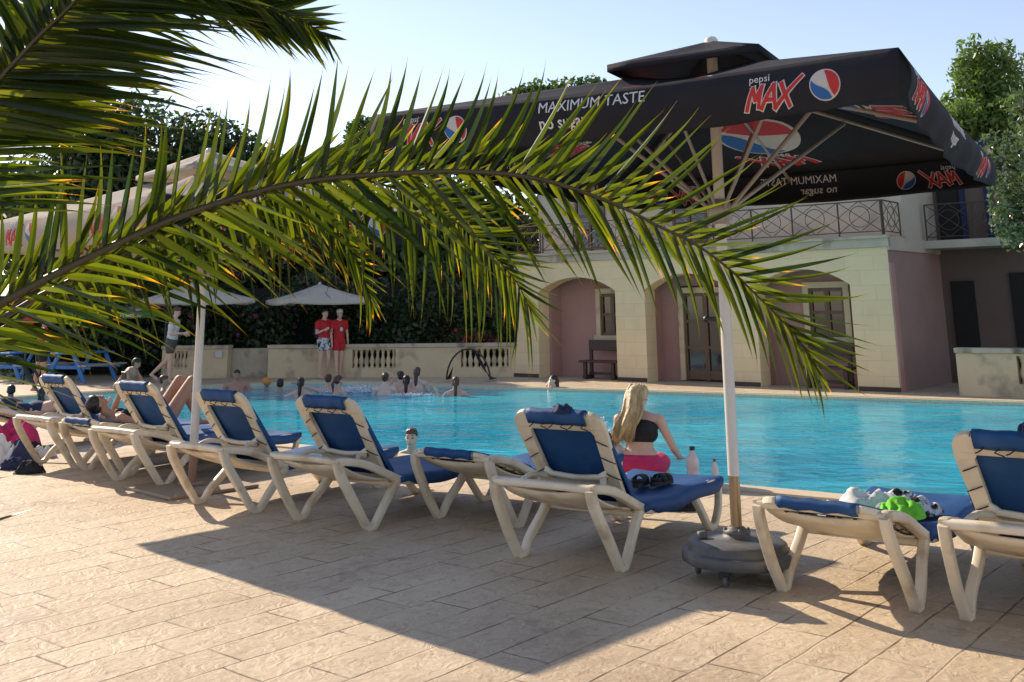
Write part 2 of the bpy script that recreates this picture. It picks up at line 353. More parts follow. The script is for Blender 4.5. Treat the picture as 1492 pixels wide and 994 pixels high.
# ------------------------------------------------------------------ deck, pool
POOL = [(-13.5,21.75),(2.14,10.68),(14,2.28),(14,15.9),(8.9,18.8),(-5.0,26.75),(-7.39,25.5),(-9.81,23.8),(-11.1,22.5)]
def offset_poly(P, d):
    out = []; n = len(P)
    for i in range(n):
        p0, p1, p2 = V(P[i-1]), V(P[i]), V(P[(i+1) % n]); a = (p1-p0).normalized(); b = (p2-p1).normalized()
        na, nb = V((a.y, -a.x)), V((b.y, -b.x)); mth = (na+nb).normalized(); out.append(tuple(p1+mth*d/max(.4, mth.dot(na))))
    return out
POOLO = offset_poly(POOL, .34)
fl = lambda z: (lambda a, b, d: V((a, b, z)))
def flat(name, loops, z, mat, kind='structure', top=None):
    mb = MB(); tr = tessellate_polygon([[V((p[0], p[1], 0)) for p in l] for l in loops]); f_ = [p for l in loops for p in l]
    mb.add([(p[0], p[1], z) for p in f_], [tuple(t) for t in tr]); o = mb.build(name, mat)
    bm = bmesh.new(); bm.from_mesh(o.data)
    for f in bm.faces:
        if f.normal.z < 0: f.normal_flip()
    bm.to_mesh(o.data); bm.free(); o['kind'] = kind; return o
def deckmat():
    mt = bpy.data.materials.new('stamped_concrete'); mt.use_nodes = True; nt = mt.node_tree; L = nt.links
    p = nt.nodes['Principled BSDF']; p.inputs['Roughness'].default_value = .62; p.inputs['Specular IOR Level'].default_value = .35
    tc = nd(nt, 'ShaderNodeTexCoord'); mp = nd(nt, 'ShaderNodeMapping'); mp.inputs['Rotation'].default_value = (0,0,math.radians(-51)); L.new(tc.outputs['Object'], mp.inputs['Vector'])
    # slight waviness of the joints
    nw = nd(nt, 'ShaderNodeTexNoise'); nw.inputs['Scale'].default_value = 2.2; L.new(mp.outputs[0], nw.inputs['Vector'])
    va = nd(nt, 'ShaderNodeVectorMath', operation='MULTIPLY_ADD'); va.inputs[1].default_value = (.035,.035,0); L.new(nw.outputs['Color'], va.inputs[0]); L.new(mp.outputs[0], va.inputs[2])
    br = nd(nt, 'ShaderNodeTexBrick'); L.new(va.outputs[0], br.inputs['Vector']); br.offset = .37; br.squash = 1.6; br.squash_frequency = 3
    for k, v_ in (('Color1',(0,0,0,1)),('Color2',(1,1,1,1)),('Mortar',(.5,.5,.5,1))): br.inputs[k].default_value = v_
    br.inputs['Scale'].default_value = 1; br.inputs['Mortar Size'].default_value = .008; br.inputs['Mortar Smooth'].default_value = .5; br.inputs['Brick Width'].default_value = .74; br.inputs['Row Height'].default_value = .31
    def noise_(scale, det, src, rough=.6, dist=0):
        n = nd(nt, 'ShaderNodeTexNoise'); n.inputs['Scale'].default_value = scale; n.inputs['Detail'].default_value = det; n.inputs['Roughness'].default_value = rough; n.inputs['Distortion'].default_value = dist; L.new(src, n.inputs['Vector']); return n
    def rng(src, a, b, c=0., d=1.):
        r = nd(nt, 'ShaderNodeMapRange'); r.inputs[1].default_value = a; r.inputs[2].default_value = b; r.inputs[3].default_value = c; r.inputs[4].default_value = d; L.new(src, r.inputs[0]); return r.outputs[0]
    def mixc(f, a, b, ty='MIX'):
        x = nd(nt, 'ShaderNodeMix', data_type='RGBA', blend_type=ty)
        for s_, q in ((0, f), (6, a), (7, b)):
            if isinstance(q, tuple): x.inputs[s_].default_value = (*q, 1)
            elif isinstance(q, float): x.inputs[s_].default_value = q
            else: L.new(q, x.inputs[s_])
        return x.outputs[2]
    big = noise_(.5, 8, mp.outputs[0]); mid = noise_(4.5, 8, va.outputs[0], .7, 1.2); fine = noise_(14, 6, mp.outputs[0], .7, 2.0)
    tile = rng(br.outputs['Color'], 0, 1)
    c = mixc(tile, (.54,.42,.275), (.62,.49,.335))
    c = mixc(rng(big.outputs['Fac'], .42, .68), c, (.43,.32,.21))
    c = mixc(rng(mid.outputs['Fac'], .5, .72, 0, .6), c, (.36,.25,.155))
    c = mixc(rng(fine.outputs['Fac'], .52, .66, 0, .65), c, (.68,.56,.42))
    vein = noise_(5, 5, va.outputs[0], .6, 3.5)
    c = mixc(rng(vein.outputs['Fac'], .58, .66, 0, .55), c, (.33,.225,.14))
    st = noise_(1.3, 10, tc.outputs['Object'], .75, .8)
    c = mixc(rng(st.outputs['Fac'], .56, .70, 0, .55), c, (.17,.115,.075))
    gate = rng(noise_(2.3, 3, mp.outputs[0]).outputs['Fac'], .44, .56, .10, 1.0)
    mm = nd(nt, 'ShaderNodeMath', operation='MULTIPLY'); L.new(br.outputs['Fac'], mm.inputs[0]); L.new(gate, mm.inputs[1])
    c = mixc(mm.outputs[0], c, (.17,.115,.07)); L.new(c, p.inputs['Base Color'])
    ph = nd(nt, 'ShaderNodeMath', operation='MULTIPLY_ADD'); ph.inputs[1].default_value = -1.3; L.new(br.outputs['Fac'], ph.inputs[0])
    wv = noise_(7, 4, va.outputs[0], .5, 2.5); L.new(wv.outputs['Fac'], ph.inputs[2])
    b = nd(nt, 'ShaderNodeBump'); b.inputs['Strength'].default_value = .6; b.inputs['Distance'].default_value = .018; L.new(ph.outputs[0], b.inputs['Height'])
    b2 = nd(nt, 'ShaderNodeBump'); b2.inputs['Strength'].default_value = .3; b2.inputs['Distance'].default_value = .006; L.new(fine.outputs['Fac'], b2.inputs['Height']); L.new(b.outputs[0], b2.inputs['Normal'])
    L.new(b2.outputs[0], p.inputs['Normal']); return mt
M['deck'] = deckmat()
flat('pool_deck', [[(-400,-50),(400,-50),(400,600),(-400,600)], POOLO[::-1]], 0, M['deck'])
M['coping'] = pm('sandy_coping', (.62,.50,.34), .7, col2=(.5,.38,.25), nscale=5, bump=.3)
M['drain'] = pm('cream_overflow_grate', (.68,.60,.40), .6, nscale=40, namt=2)
mb = MB(); mb.prism([POOLO, offset_poly(POOL, .1)[::-1]], lambda a,b,d: V((a,b,d)), -.25, .022); tag(mb.build('pool_coping', M['coping']), kind='structure')
mb = MB(); mb.prism([offset_poly(POOL, .097), POOL[::-1]], lambda a,b,d: V((a,b,d)), -.25, .010); tag(mb.build('pool_overflow_channel', M['drain']), kind='structure')
def watermat():
    mt = bpy.data.materials.new('pool_water'); mt.use_nodes = True; nt = mt.node_tree; L = nt.links
    p = nt.nodes['Principled BSDF']; p.inputs['Roughness'].default_value = .04; p.inputs['IOR'].default_value = 1.33
    tc = nd(nt, 'ShaderNodeTexCoord'); mp = nd(nt, 'ShaderNodeMapping'); mp.inputs['Rotation'].default_value = (0,0,math.radians(8)); mp.inputs['Scale'].default_value = (.62,1.0,1); L.new(tc.outputs['Object'], mp.inputs['Vector'])
    def n_(sc, det, dist, rough=.5):
        n = nd(nt, 'ShaderNodeTexNoise'); n.inputs['Scale'].default_value = sc; n.inputs['Detail'].default_value = det; n.inputs['Distortion'].default_value = dist; n.inputs['Roughness'].default_value = rough; L.new(mp.outputs[0], n.inputs['Vector']); return n
    a = n_(1.1, 2, .6); b_ = n_(3.8, 3, .8); c_ = n_(10, 2, .5)
    # sunlit streaks painted into the water colour as paler noise patches
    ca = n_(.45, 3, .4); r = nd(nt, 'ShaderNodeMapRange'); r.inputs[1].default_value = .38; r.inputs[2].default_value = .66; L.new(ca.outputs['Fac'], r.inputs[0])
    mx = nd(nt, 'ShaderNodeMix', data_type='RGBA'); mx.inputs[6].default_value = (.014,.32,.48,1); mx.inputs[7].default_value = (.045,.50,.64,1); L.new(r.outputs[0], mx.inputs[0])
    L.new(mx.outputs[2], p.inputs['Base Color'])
    pos = nd(nt, 'ShaderNodeNewGeometry')
    prev = None
    for n, dist in ((a, .085), (b_, .026), (c_, .005)):
        bb = nd(nt, 'ShaderNodeBump'); bb.inputs['Strength'].default_value = 1.0; bb.inputs['Distance'].default_value = dist; L.new(n.outputs['Fac'], bb.inputs['Height'])
        if prev: L.new(prev.outputs[0], bb.inputs['Normal'])
        prev = bb
    L.new(prev.outputs[0], p.inputs['Normal']); return mt
M['water'] = watermat()
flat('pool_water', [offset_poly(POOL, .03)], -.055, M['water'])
# ------------------------------------------------------------------ main building
A0 = math.atan2(-.64, .77)
B = empty('pool_house', G(1312,572), A0)
tag(B, 'two storey limestone pool house with three pink backed arches and a wrought iron balcony', 'building')
def arch_outline():
    out = [(-9.95,0)]
    for x0, x1, zs, zt in ((-9.15,-6.75,2.12,2.47),(-5.9,-3.68,2.12,2.47),(-3.0,-.85,2.12,2.47)):
        out += [(x0,0)]
        c = (x0+x1)/2; hw = (x1-x0)/2; h = zt-zs; R_ = (hw*hw+h*h)/(2*h); a = math.asin(hw/R_)
        for k in range(17): t = -a+2*a*k/16; out.append((c+R_*math.sin(t), zt-R_+R_*math.cos(t)))
        out += [(x1,0)]
    return out+[(0,0),(0,2.86),(-9.95,2.86)]
fm = lambda a, b, d: V((a, d, b))
mb = MB(); mb.prism([arch_outline()], fm, 0, .45); mb.build('wall', M['stone'], B)
mb = MB(); mb.box((-4.98,-.0,2.975), (10.06,.12,.225)); mb.box((-4.98,.25,2.95), (10.0,.56,.17)); mb.box((-4.98,.68,3.05),(9.98,1.25,.12)); mb.box((-4.98,-.035,3.065),(10.1,.18,.05)); mb.build('cornice', M['stone_cap'], B)
# plinth strips on piers
for x0, x1 in ((-9.97,-9.17),(-6.73,-5.92),(-3.66,-3.02),(-.83,.02)):
    mb = MB(); mb.box(((x0+x1)/2,-.012,.045),(x1-x0,.03,.09)); mb.build('plinth', M['dark_wood'], B)
mb = MB(); mb.prism([[(-9.9,0),(-5.43,0),(-5.43,2.2),(-4.1,2.2),(-4.1,0),(-.02,0),(-.02,2.84),(-9.9,2.84)]], fm, .45+.45, 1.0); mb.box((-9.5,.68,1.42),(.8,.43,2.83)); mb.box((-6.35,.68,1.42),(.72,.44,2.83)); mb.box((-3.35,.68,1.42),(.5,.44,2.83))
mb.build('recess_wall', M['pink'], B)
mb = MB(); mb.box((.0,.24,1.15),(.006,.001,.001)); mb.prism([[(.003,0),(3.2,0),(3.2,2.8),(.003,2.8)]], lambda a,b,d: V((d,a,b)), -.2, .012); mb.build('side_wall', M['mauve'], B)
mb = MB(); mb.box((.02,.12,1.27),(.03,.24,2.54)); mb.build('corner_strip', M['pink'], B)
mb = MB(); mb.box((.015,1.6,2.94),(.07,3.2,.28)); mb.build('side_band', M['upper'], B)
mb = MB(); mb.box((-4.98,4.6,4.35),(9.96,7.0,2.6)); mb.box((-4.98,4.6,5.72),(10.2,7.2,.16)); mb.box((-4.98,6.2,1.45),(9.9,10.0-.0,2.7)); mb.build('upper_wall', M['upper'], B)
mb = MB(); mb.box((4.0,5.7,2.4),(7.98,5.0,4.8)); mb.build('side_wing', M['shaded_wall'], B)
mb = MB(); mb.box((1.0,2.68,2.98),(1.95,1.0,.17)); mb.build('balcony_slab', M['upper'], B)
# wing openings: flat panels, the shade inside painted near-black
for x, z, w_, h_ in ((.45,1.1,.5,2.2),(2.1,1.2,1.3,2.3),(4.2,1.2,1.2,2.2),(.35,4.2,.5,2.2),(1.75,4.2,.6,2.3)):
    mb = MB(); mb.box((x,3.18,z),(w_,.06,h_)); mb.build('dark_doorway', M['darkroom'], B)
mb = MB(); mb.box((1.2,3.17,4.2),(.12,.14,2.3)); mb.box((.66,3.17,4.2),(.10,.14,2.3)); mb.build('door_frame', M['navy_cloth'], B)
def window(cx, z0, z1, w_, y, par, door=False):
    s = MB(); t = .13
    s.box((cx-w_/2-t/2, y-.05, (z0+z1)/2), (t,.12,z1-z0)); s.box((cx+w_/2+t/2, y-.05, (z0+z1)/2), (t,.12,z1-z0)); s.box((cx, y-.05, z1+t/2), (w_+2*t,.12,t))
    if not door: s.box((cx, y-.07, z0-.06), (w_+2*t+.08,.18,.12))
    sr = s.build('stone_surround', M['stone_plain'], par)
    f = MB(); zc = (z0+z1)/2; H_ = z1-z0
    for dx in (-w_/2+.035, -.028, .028+.001, w_/2-.035): f.box((cx+dx, y-.03, zc), (.055,.06,H_))
    for zz in ((z0+.04, z1-.04, zc) if not door else (z0+.12, z0+.75, z0+1.35, z1-.04)): 
        for sx in (-1,1): f.box((cx+sx*w_/4, y-.028, zz), (w_/2-.11,.045,.07 if zz != z0+.12 else .2))
    fr = f.build('door_leaf' if door else 'window', M['wood'], par)
    g = MB(); g.box((cx, y-.012, zc), (w_-.02,.01,H_-.02)); g.build('pane', M['glass'], fr)
window(-7.42, 1.03, 2.06, .70, .9, B)
window(-1.74, 1.03, 2.08, .80, .9, B)
window(-4.77, .02, 2.03, 1.15, .9, B, True)
for x in (-8.2,-5.2):
    f = MB(); 
    for dx in (-.45,0,.45): f.box((x+dx,1.08,4.15),(.06,.06,1.95))
    for zz in (3.25,4.1,5.1): f.box((x,1.075,zz),(.95,.05,.07))
    fr = f.build('window', M['wood'], B); g = MB(); g.box((x,1.092,4.15),(.86,.012,1.9)); g.build('pane', M['glass'], fr)
def rail_panel(p0, p1, zb=3.12, zt=3.83, name='railing_panel', par=B):
    s = MB(); p0 = V(p0); p1 = V(p1); L_ = (p1-p0).length; t = (p1-p0)/L_
    q = lambda a, z: V((p0.x+t.x*a, p0.y+t.y*a, z))
    r = .009
    s.sweep([q(0,zb),q(0,zt)], .035,.035); s.sweep([q(L_,zb),q(L_,zt)], .03,.03); s.sweep([q(0,zt),q(L_,zt)], .03,.03); s.sweep([q(0,zb+.07),q(L_,zb+.07)], .022,.022)
    zc = (zb+.07+zt)/2; c = L_/2; rr = min(.22, L_*.3)
    s.tube([q(c+rr*math.cos(a*PI/10), zc+rr*math.sin(a*PI/10)) for a in range(20)], r, 5, closed=True)
    for a0, a1 in ((0.01, L_-.01),):
        s.tube([q(a0, zb+.07), q(a1, zt)], r, 5); s.tube([q(a0, zt), q(a1, zb+.07)], r, 5)
    if L_ > .6:
        s.tube([q(.01, zc), q(c, zt)], r*.9, 5); s.tube([q(c, zt), q(L_-.01, zc)], r*.9, 5); s.tube([q(.01, zc), q(c, zb+.07)], r*.9, 5); s.tube([q(c, zb+.07), q(L_-.01, zc)], r*.9, 5)
    s.build(name, M['iron'], par)
xs = [-.08,-1.0,-2.05,-3.02,-4.0,-5.0,-6.0,-7.0,-8.0,-9.0,-9.85]
for a, b in zip(xs, xs[1:]): rail_panel((a,.05,0),(b,.05,0))
rail_panel((-.06,.08,0),(-.06,1.05,0)); rail_panel((-9.87,.08,0),(-9.87,1.05,0))
rail_panel((.10,2.22,0),(1.1,2.22,0), 3.07, 3.85); rail_panel((1.13,2.22,0),(1.92,2.22,0), 3.07, 3.85); rail_panel((1.93,2.25,0),(1.93,3.15,0), 3.07, 3.85)
# benches in the arches
def bench(loc, rz, label):
    b = empty('wooden_bench', loc, rz); tag(b, label, 'bench', 'dark wooden benches in the arches')
    s = MB(); s.bbox((0,0,.42),(1.15,.36,.05),.012); s.build('seat', M['dark_wood'], b)
    s = MB(); s.bbox((.0,.2,.80),(1.0,.04,.26),.012); s.build('backrest', M['dark_wood'], b)
    for sx in (-1,1):
        s = MB(); s.bbox((sx*.42,-.1,.2),(.09,.08,.39),.01); s.bbox((sx*.42,.17,.34),(.09,.06,.66),.01); s.bbox((sx*.42,.03,.05),(.11,.36,.08),.01); s.build('leg', M['dark_wood'], b)
    s = MB(); s.bbox((0,.03,.13),(.78,.05,.06),.01); s.build('stretcher', M['dark_wood'], b)
def bw(x, y): return B.matrix_basis @ V((x, y, 0)) if False else V(B.location)+V((x*math.cos(A0)-y*math.sin(A0), x*math.sin(A0)+y*math.cos(A0), 0))
bench(bw(-7.45,.33), A0, 'dark wooden bench below the window in the leftmost arch')
bench(bw(-1.6,.33), A0, 'dark wooden bench in the right arch, half hidden by palm leaves')
# ------------------------------------------------------------------ balustrades
def balustrade(root, p0, p1, runs, h=.85, th=.26, cap=True, mat='stone_plain', name='parapet'):
    p0 = V((*p0,0)); p1 = V((*p1,0)); t = (p1-p0); L_ = t.length; t.normalize(); a = math.atan2(t.y, t.x); R_ = Matrix.Rotation(a, 3, 'Z'); nn = V((-t.y, t.x, 0))
    zb, zt = .24, h-.14
    s = MB(); cuts = sorted(runs)
    f = lambda x, z, d: p0+t*x+nn*d+V((0,0,z))
    holes = [[(c0,zb),(c0,zt),(c1,zt),(c1,zb)] for c0, c1, n in cuts]
    s.prism([[(0,0),(L_,0),(L_,h-.1),(0,h-.1)]]+holes, f, 0, th); s.build(name, M[mat], root)
    if cap:
        s = MB(); s.bbox(p0+t*L_/2+nn*th/2+V((0,0,h-.048)), (L_+.04, th+.1, .096), .015, R_); s.build('coping', M['stone_cap'], root)
    for c0, c1, n in cuts:
        for k in range(n):
            x = lerp(c0, c1, (k+.5)/n); c = f(x, zb, th/2); H_ = zt-zb
            s = MB(); s.lathe(c, [(r*.12/.1*.1*10*.1*.6, z*H_) for r, z in ((.9,.0),(.9,.06),(.55,.1),(.75,.2),(1.0,.32),(.85,.46),(.5,.62),(.42,.74),(.6,.82),(.5,.86),(.9,.92),(.9,1.0))], 10)
            s.build('baluster', M['stone_plain'], root)
W1 = empty('balustrade_wall', (0,0,0)); tag(W1, 'long stained limestone wall with two baluster panels, meeting the pool house at its right end', 'wall')
d_ = V((6.58,-.69)).normalized()
def atpx(px, p0, p1):   # distance along p0->p1 seen at picture column px
    best = 0
    for k in range(401):
        q = V(p0).lerp(V(p1), k/400)
        v = V((q.x, q.y, .5))-CO; X = 746+FPX*v.dot(CR)/v.dot(_F)
        if X <= px: best = k/400
    return best*(V(p1)-V(p0)).length
q0, q1 = (-6.6,28.35), (0.05,27.66)
balustrade(W1, q0, q1, [(atpx(513,q0,q1), atpx(577,q0,q1), 8), (atpx(672,q0,q1), atpx(741,q0,q1), 8)])
W2 = empty('balustrade_wall', (0,0,0)); tag(W2, 'short limestone wall with a white notice and one baluster panel, left of the gap', 'wall')
q0, q1 = (-9.6,28.85), (-7.75,28.6); balustrade(W2, q0, q1, [(.12,.75,6)])
s = MB(); s.box((-7.98,28.55,.62),(.17,.012,.17)); s.build('notice', M['white_print'], W2)
W3 = empty('low_wall', (0,0,0)); tag(W3, 'plain low brownish wall set back between the two balustrade walls', 'wall')
balustrade(W3, (-7.75,28.95), (-6.55,28.9), [], cap=False, mat='stone_cap')
W4 = empty('balustrade_wall', (0,0,0)); tag(W4, 'limestone balustrade at the right edge, right of the pool house side wall', 'wall')
q0, q1 = (8.44,20.4), (13.0,17.45); balustrade(W4, q0, q1, [(1.05,2.3,7),(3.0,4.6,9)], h=.88)
# ------------------------------------------------------------------ vegetation
def leafcloud(name, clumps, n, size, mat, parent=None, flat_=.0, seed=1, hollow=.55, asp=.5):
    rnd = random.Random(seed); vs = []; fs = []; at = []
    vol = [c[1][0]*c[1][1]*c[1][2] for c in clumps]; tot = sum(v**.67 for v in vol)
    for (c, r), v in zip(clumps, vol):
        k = int(n*(v**.67)/tot); c = V(c); base = rnd.random()*.35
        for _ in range(k):
            d = V((rnd.gauss(0,1), rnd.gauss(0,1), rnd.gauss(0,1))).normalized(); rr = hollow+(1-hollow)*rnd.random()**.6
            rr *= 1+.28*noise.noise(d*1.7+c)+.15*noise.noise(d*5+c*3)
            p = c+V((d.x*r[0], d.y*r[1], d.z*r[2]))*rr
            nrm = (d*.6+V((rnd.gauss(0,1), rnd.gauss(0,1), rnd.gauss(0,1)+flat_))*.7).normalized()
            a = nrm.orthogonal().normalized(); a.rotate(Matrix.Rotation(rnd.random()*6.28, 3, nrm)); b = nrm.cross(a)
            s_ = size*(.6+.8*rnd.random()); i = len(vs)
            vs += [p-a*s_, p+b*s_*asp, p+a*s_, p-b*s_*asp]
            fs.append((i,i+1,i+2,i+3)); at.append(min(1, base+rnd.random()*.65))
    mb = MB(); mb.v = [tuple(v) for v in vs]; mb.f = fs; mb.mi = [0]*len(fs); mb.sm = [False]*len(fs)
    return mb.build(name, mat, parent, attr=('rnd', at, 'FACE'))
def tree(label, base, h, clumps, n, size, mat, tr=.16, name='tree', group=None, seed=1, cat='tree', hollow=.45, lean=(0,0), **k):
    base = V(base); T = empty(name, base); tag(T, label, cat, group)
    mb = MB(); top = V((lean[0], lean[1], h))
    path = smoothpath([(0,0,-.1),(lean[0]*.2+.1,lean[1]*.2,h*.35),(lean[0]*.6-.05,lean[1]*.6,h*.7),top], 4)
    mb.tube(path, tr, 8, rs=[1.25-.75*i/(len(path)-1) for i in range(len(path))])
    for c, r in clumps:
        mb.tube(smoothpath([path[len(path)//2+random.randint(-2,2)], (path[-2]+V(c))/2-V((0,0,.15)), V(c)], 4), tr*.4, 6, rs=[1-.07*i for i in range(9)])
    mb.build('trunk', M['bark'], T); leafcloud('crown', clumps, n, size, mat, T, seed=seed, hollow=hollow, **k); return T
def clump(rx, ry, rz, n, c=(0,0,0), seed=0, cr=(.35,.55)):
    rnd = random.Random(seed); out = []
    for _ in range(n):
        d = V((rnd.gauss(0,1), rnd.gauss(0,1), rnd.gauss(0,1))).normalized()*rnd.random()**.4
        s_ = rnd.uniform(*cr); out.append(((c[0]+d.x*rx*.8, c[1]+d.y*ry*.8, c[2]+d.z*rz*.8), (rx*s_, ry*s_, rz*s_)))
    return out
# tall dark tree upper left
b0 = PT(205,600,33); b0.z = 0
def wz(y, Y): return PT(700, y, Y).z
tree('tall dark spreading tree with sky showing through it, behind the parasol at upper left', b0, 6.5, clump(4.4,3.0,3.0,26,(-.6,0,6.0),3,(.28,.45))+clump(3.0,2.0,2.3,18,(2.0,0,5.9),6,(.3,.42)), 26000, .15, M['leaf_dark'], .25, seed=4, asp=.38)
b0 = PT(40,600,35); b0.z = 0
tree('dark tree at the left edge behind the green parasol and picnic tables', b0, 5.0, clump(4.2,2.5,2.8,16,(0,0,4.6),8,(.35,.5)), 13000, .16, M['leaf_dark'], .22, seed=5, asp=.4)
# dark evergreens behind the wall
specs = [(250,33,3.8,5.4,'dark evergreen behind the first cream parasol'),(370,33.5,3.8,5.6,'dark evergreen between the two cream parasols'),(480,33,3.8,6.0,'dark evergreen above the two people in red shirts'),(600,33,3.6,6.2,'dark leafy tree behind the balustrade, left of the pool house'),(705,33,3.4,6.0,'dark leafy tree right against the pool house')]
for i, (px, Y, r, h, lb) in enumerate(specs):
    b0 = PT(px, 550, Y); b0.z = 0
    tree(lb, b0, h*.7, clump(r*.8,1.8,h*.5,20,(0,0,h*.5),20+i,(.38,.55)), 16000, .15, M['leaf_dark'], .2, name='evergreen_tree', group='dark evergreens behind the far wall', seed=30+i, asp=.45)
# hedge just behind wall
cl = []
rnd = random.Random(5)
for k in range(60):
    x = rnd.uniform(-14,-.6); cl.append(((x, 30.3-(x+14)*.09+rnd.uniform(-.3,.5), rnd.uniform(.3,2.6)), (rnd.uniform(.6,1.0), rnd.uniform(.4,.7), rnd.uniform(.5,.8))))
hd = empty('hedge', (-7,30,0)); tag(hd, 'dark ivy hedge with mauve blossom rising behind the far wall', 'hedge')
o = leafcloud('foliage', [((c[0]+7,c[1]-30,c[2]),r) for c, r in cl], 34000, .085, M['leaf_dark'], hd, seed=9, hollow=.3)
o = leafcloud('blossom', [((c[0]+7,c[1]-30.25,c[2]),r) for c, r in cl if c[0] < -5 and c[2] > 1.1], 700, .06, M['petal'], hd, seed=10, hollow=.8, asp=.9)
s = MB(); s.box((0,1.35,1.2),(14,.5,2.4)); s.build('dark_backing', M['darkroom'], hd)  # added dark slab standing for the shade deep in the hedge
sh = empty('flower_bush', (-.95,28.6,0)); tag(sh, 'low bush with dull red flowers just behind the balusters beside the pool house', 'bush')
leafcloud('foliage', clump(1.3,.4,.5,8,(0,0,.7),4), 3500, .06, M['leaf_mid'], sh, seed=11); leafcloud('blossom', clump(1.2,.4,.45,6,(-.1,-.15,.8),6), 350, .05, M['petal_red'], sh, seed=12, hollow=.8, asp=.9)
# trees behind the house
for i, (px, py, Y, rx, rz, lb) in enumerate(((790,150,42,2.3,1.6,'distant green treetop just above the canopy left shoulder'),(845,122,44,1.6,1.6,'distant green treetop peeping beside the parasol vent cap'),(525,200,46,1.5,1.5,'small distant treetop behind the palm leaflets left of the black canopy'))):
    c = PT(px, py+rz*18, Y); tree(lb, (c.x, c.y, 0), c.z, clump(rx,1.5,rz,9,(0,0,c.z),50+i), 4200, .13, M['leaf_mid'], .2, name='distant_tree', group='treetops behind the pool house', seed=60+i)
c = PT(1440, 150, 34)
tree('tall bright green tree behind the pool house at the right edge', (c.x, c.y, 0), c.z, clump(2.4,2.0,2.9,28,(.45,0,c.z-.7),71,(.25,.42))+clump(1.6,1.6,1.2,9,(1.5,0,c.z-3.4),72)+clump(1.5,1.5,1.8,10,(-.2,0,c.z-3.0),74), 36000, .12, M['leaf_bright'], .25, seed=73, asp=.4)
c = PT(1500, 290, 17)
tree('tree with glossy pale speckled leaves hanging in from the right edge', (c.x+1.2, c.y, 0), c.z+.2, clump(.85,.7,1.5,22,(-1.1,0,c.z+.35),81,(.3,.45))+clump(1.2,1,1.2,8,(.2,0,c.z+.1),82), 13000, .055, M['leaf_silver'], .12, name='glossy_leaf_tree', seed=83, asp=.42)
# ------------------------------------------------------------------ parasols
def globe(s, fmap, cx, cy, r, rot, th=.004, mats=(0,1,2)):
    """round badge: white rim, red upper field, white wave, blue lower field (material slots white, red, blue)"""
    ca, sa = math.cos(rot), math.sin(rot)
    g = lambda x, y: V((cx+r*(x*ca-y*sa), cy+r*(x*sa+y*ca), 0))
    N = 28
    s.cur = mats[0]; vs = [g(1.09*math.cos(2*PI*k/32), 1.09*math.sin(2*PI*k/32)) for k in range(32)]
    solid2d(s, vs, [tuple(range(32))], fmap, th)
    f1 = lambda x: .30-.42*x-.10*math.sin(x*2.4); f2 = lambda x: -.34-.10*x+.16*math.sin(x*2.6+.4)
    for lo, hi, mi, t2 in ((f1, None, mats[1], th*1.6), (None, f2, mats[2], th*1.6)):
        s.cur = mi; a = []; b = []
        for k in range(N+1):
            x = -.985+1.97*k/N; c = math.sqrt(max(0, 1-x*x)); l = max(-c, lo(x)) if lo else -c; h = min(c, hi(x)) if hi else c
            if h-l > .004: a.append(g(x, l)); b.append(g(x, h))
        n = len(a); solid2d(s, a+b, [(i, i+1, n+i+1, n+i) for i in range(n-1)], fmap, t2)
def maxlogo(s, fmap, x0, y0, h, th=.004, mats=(0,1)):
    """jagged slanted red letters M A X with a white outline"""
    st = {'M': [(0,0),(.20,.95),(.42,.38),(.66,1.0),(.62,.05)], 'A': [(.0,-.02),(.48,1.0),(.72,-.05)], 'a': [(.16,.34),(.62,.30)], 'X': [(.0,1.0),(.62,-.08)], 'x': [(-.02,-.1),(1.05,1.22)]}
    k = 0
    for wd, mi, t0 in ((.31, mats[0], th),(.19, mats[1], th*1.8)):
        s.cur = mi
        for ltr, ox in (('M',0),('A',.78),('a',.78),('X',1.62),('x',1.52)):
            P = st[ltr]
            for a, b in zip(P, P[1:]):
                a = V(a); b = V(b); d = (b-a).normalized(); nn = V((-d.y, d.x)); e = wd*.30; k += 1
                q = [a-d*e+nn*wd/2, a-d*e-nn*wd/2, b+d*e-nn*wd*.42, b+d*e+nn*wd*.42]
                q = [V((x0+h*(v.x+ox+v.y*.32), y0+h*v.y, 0)) for v in q]
                solid2d(s, q, [(0,1,2,3)], fmap, t0+k*.00012)
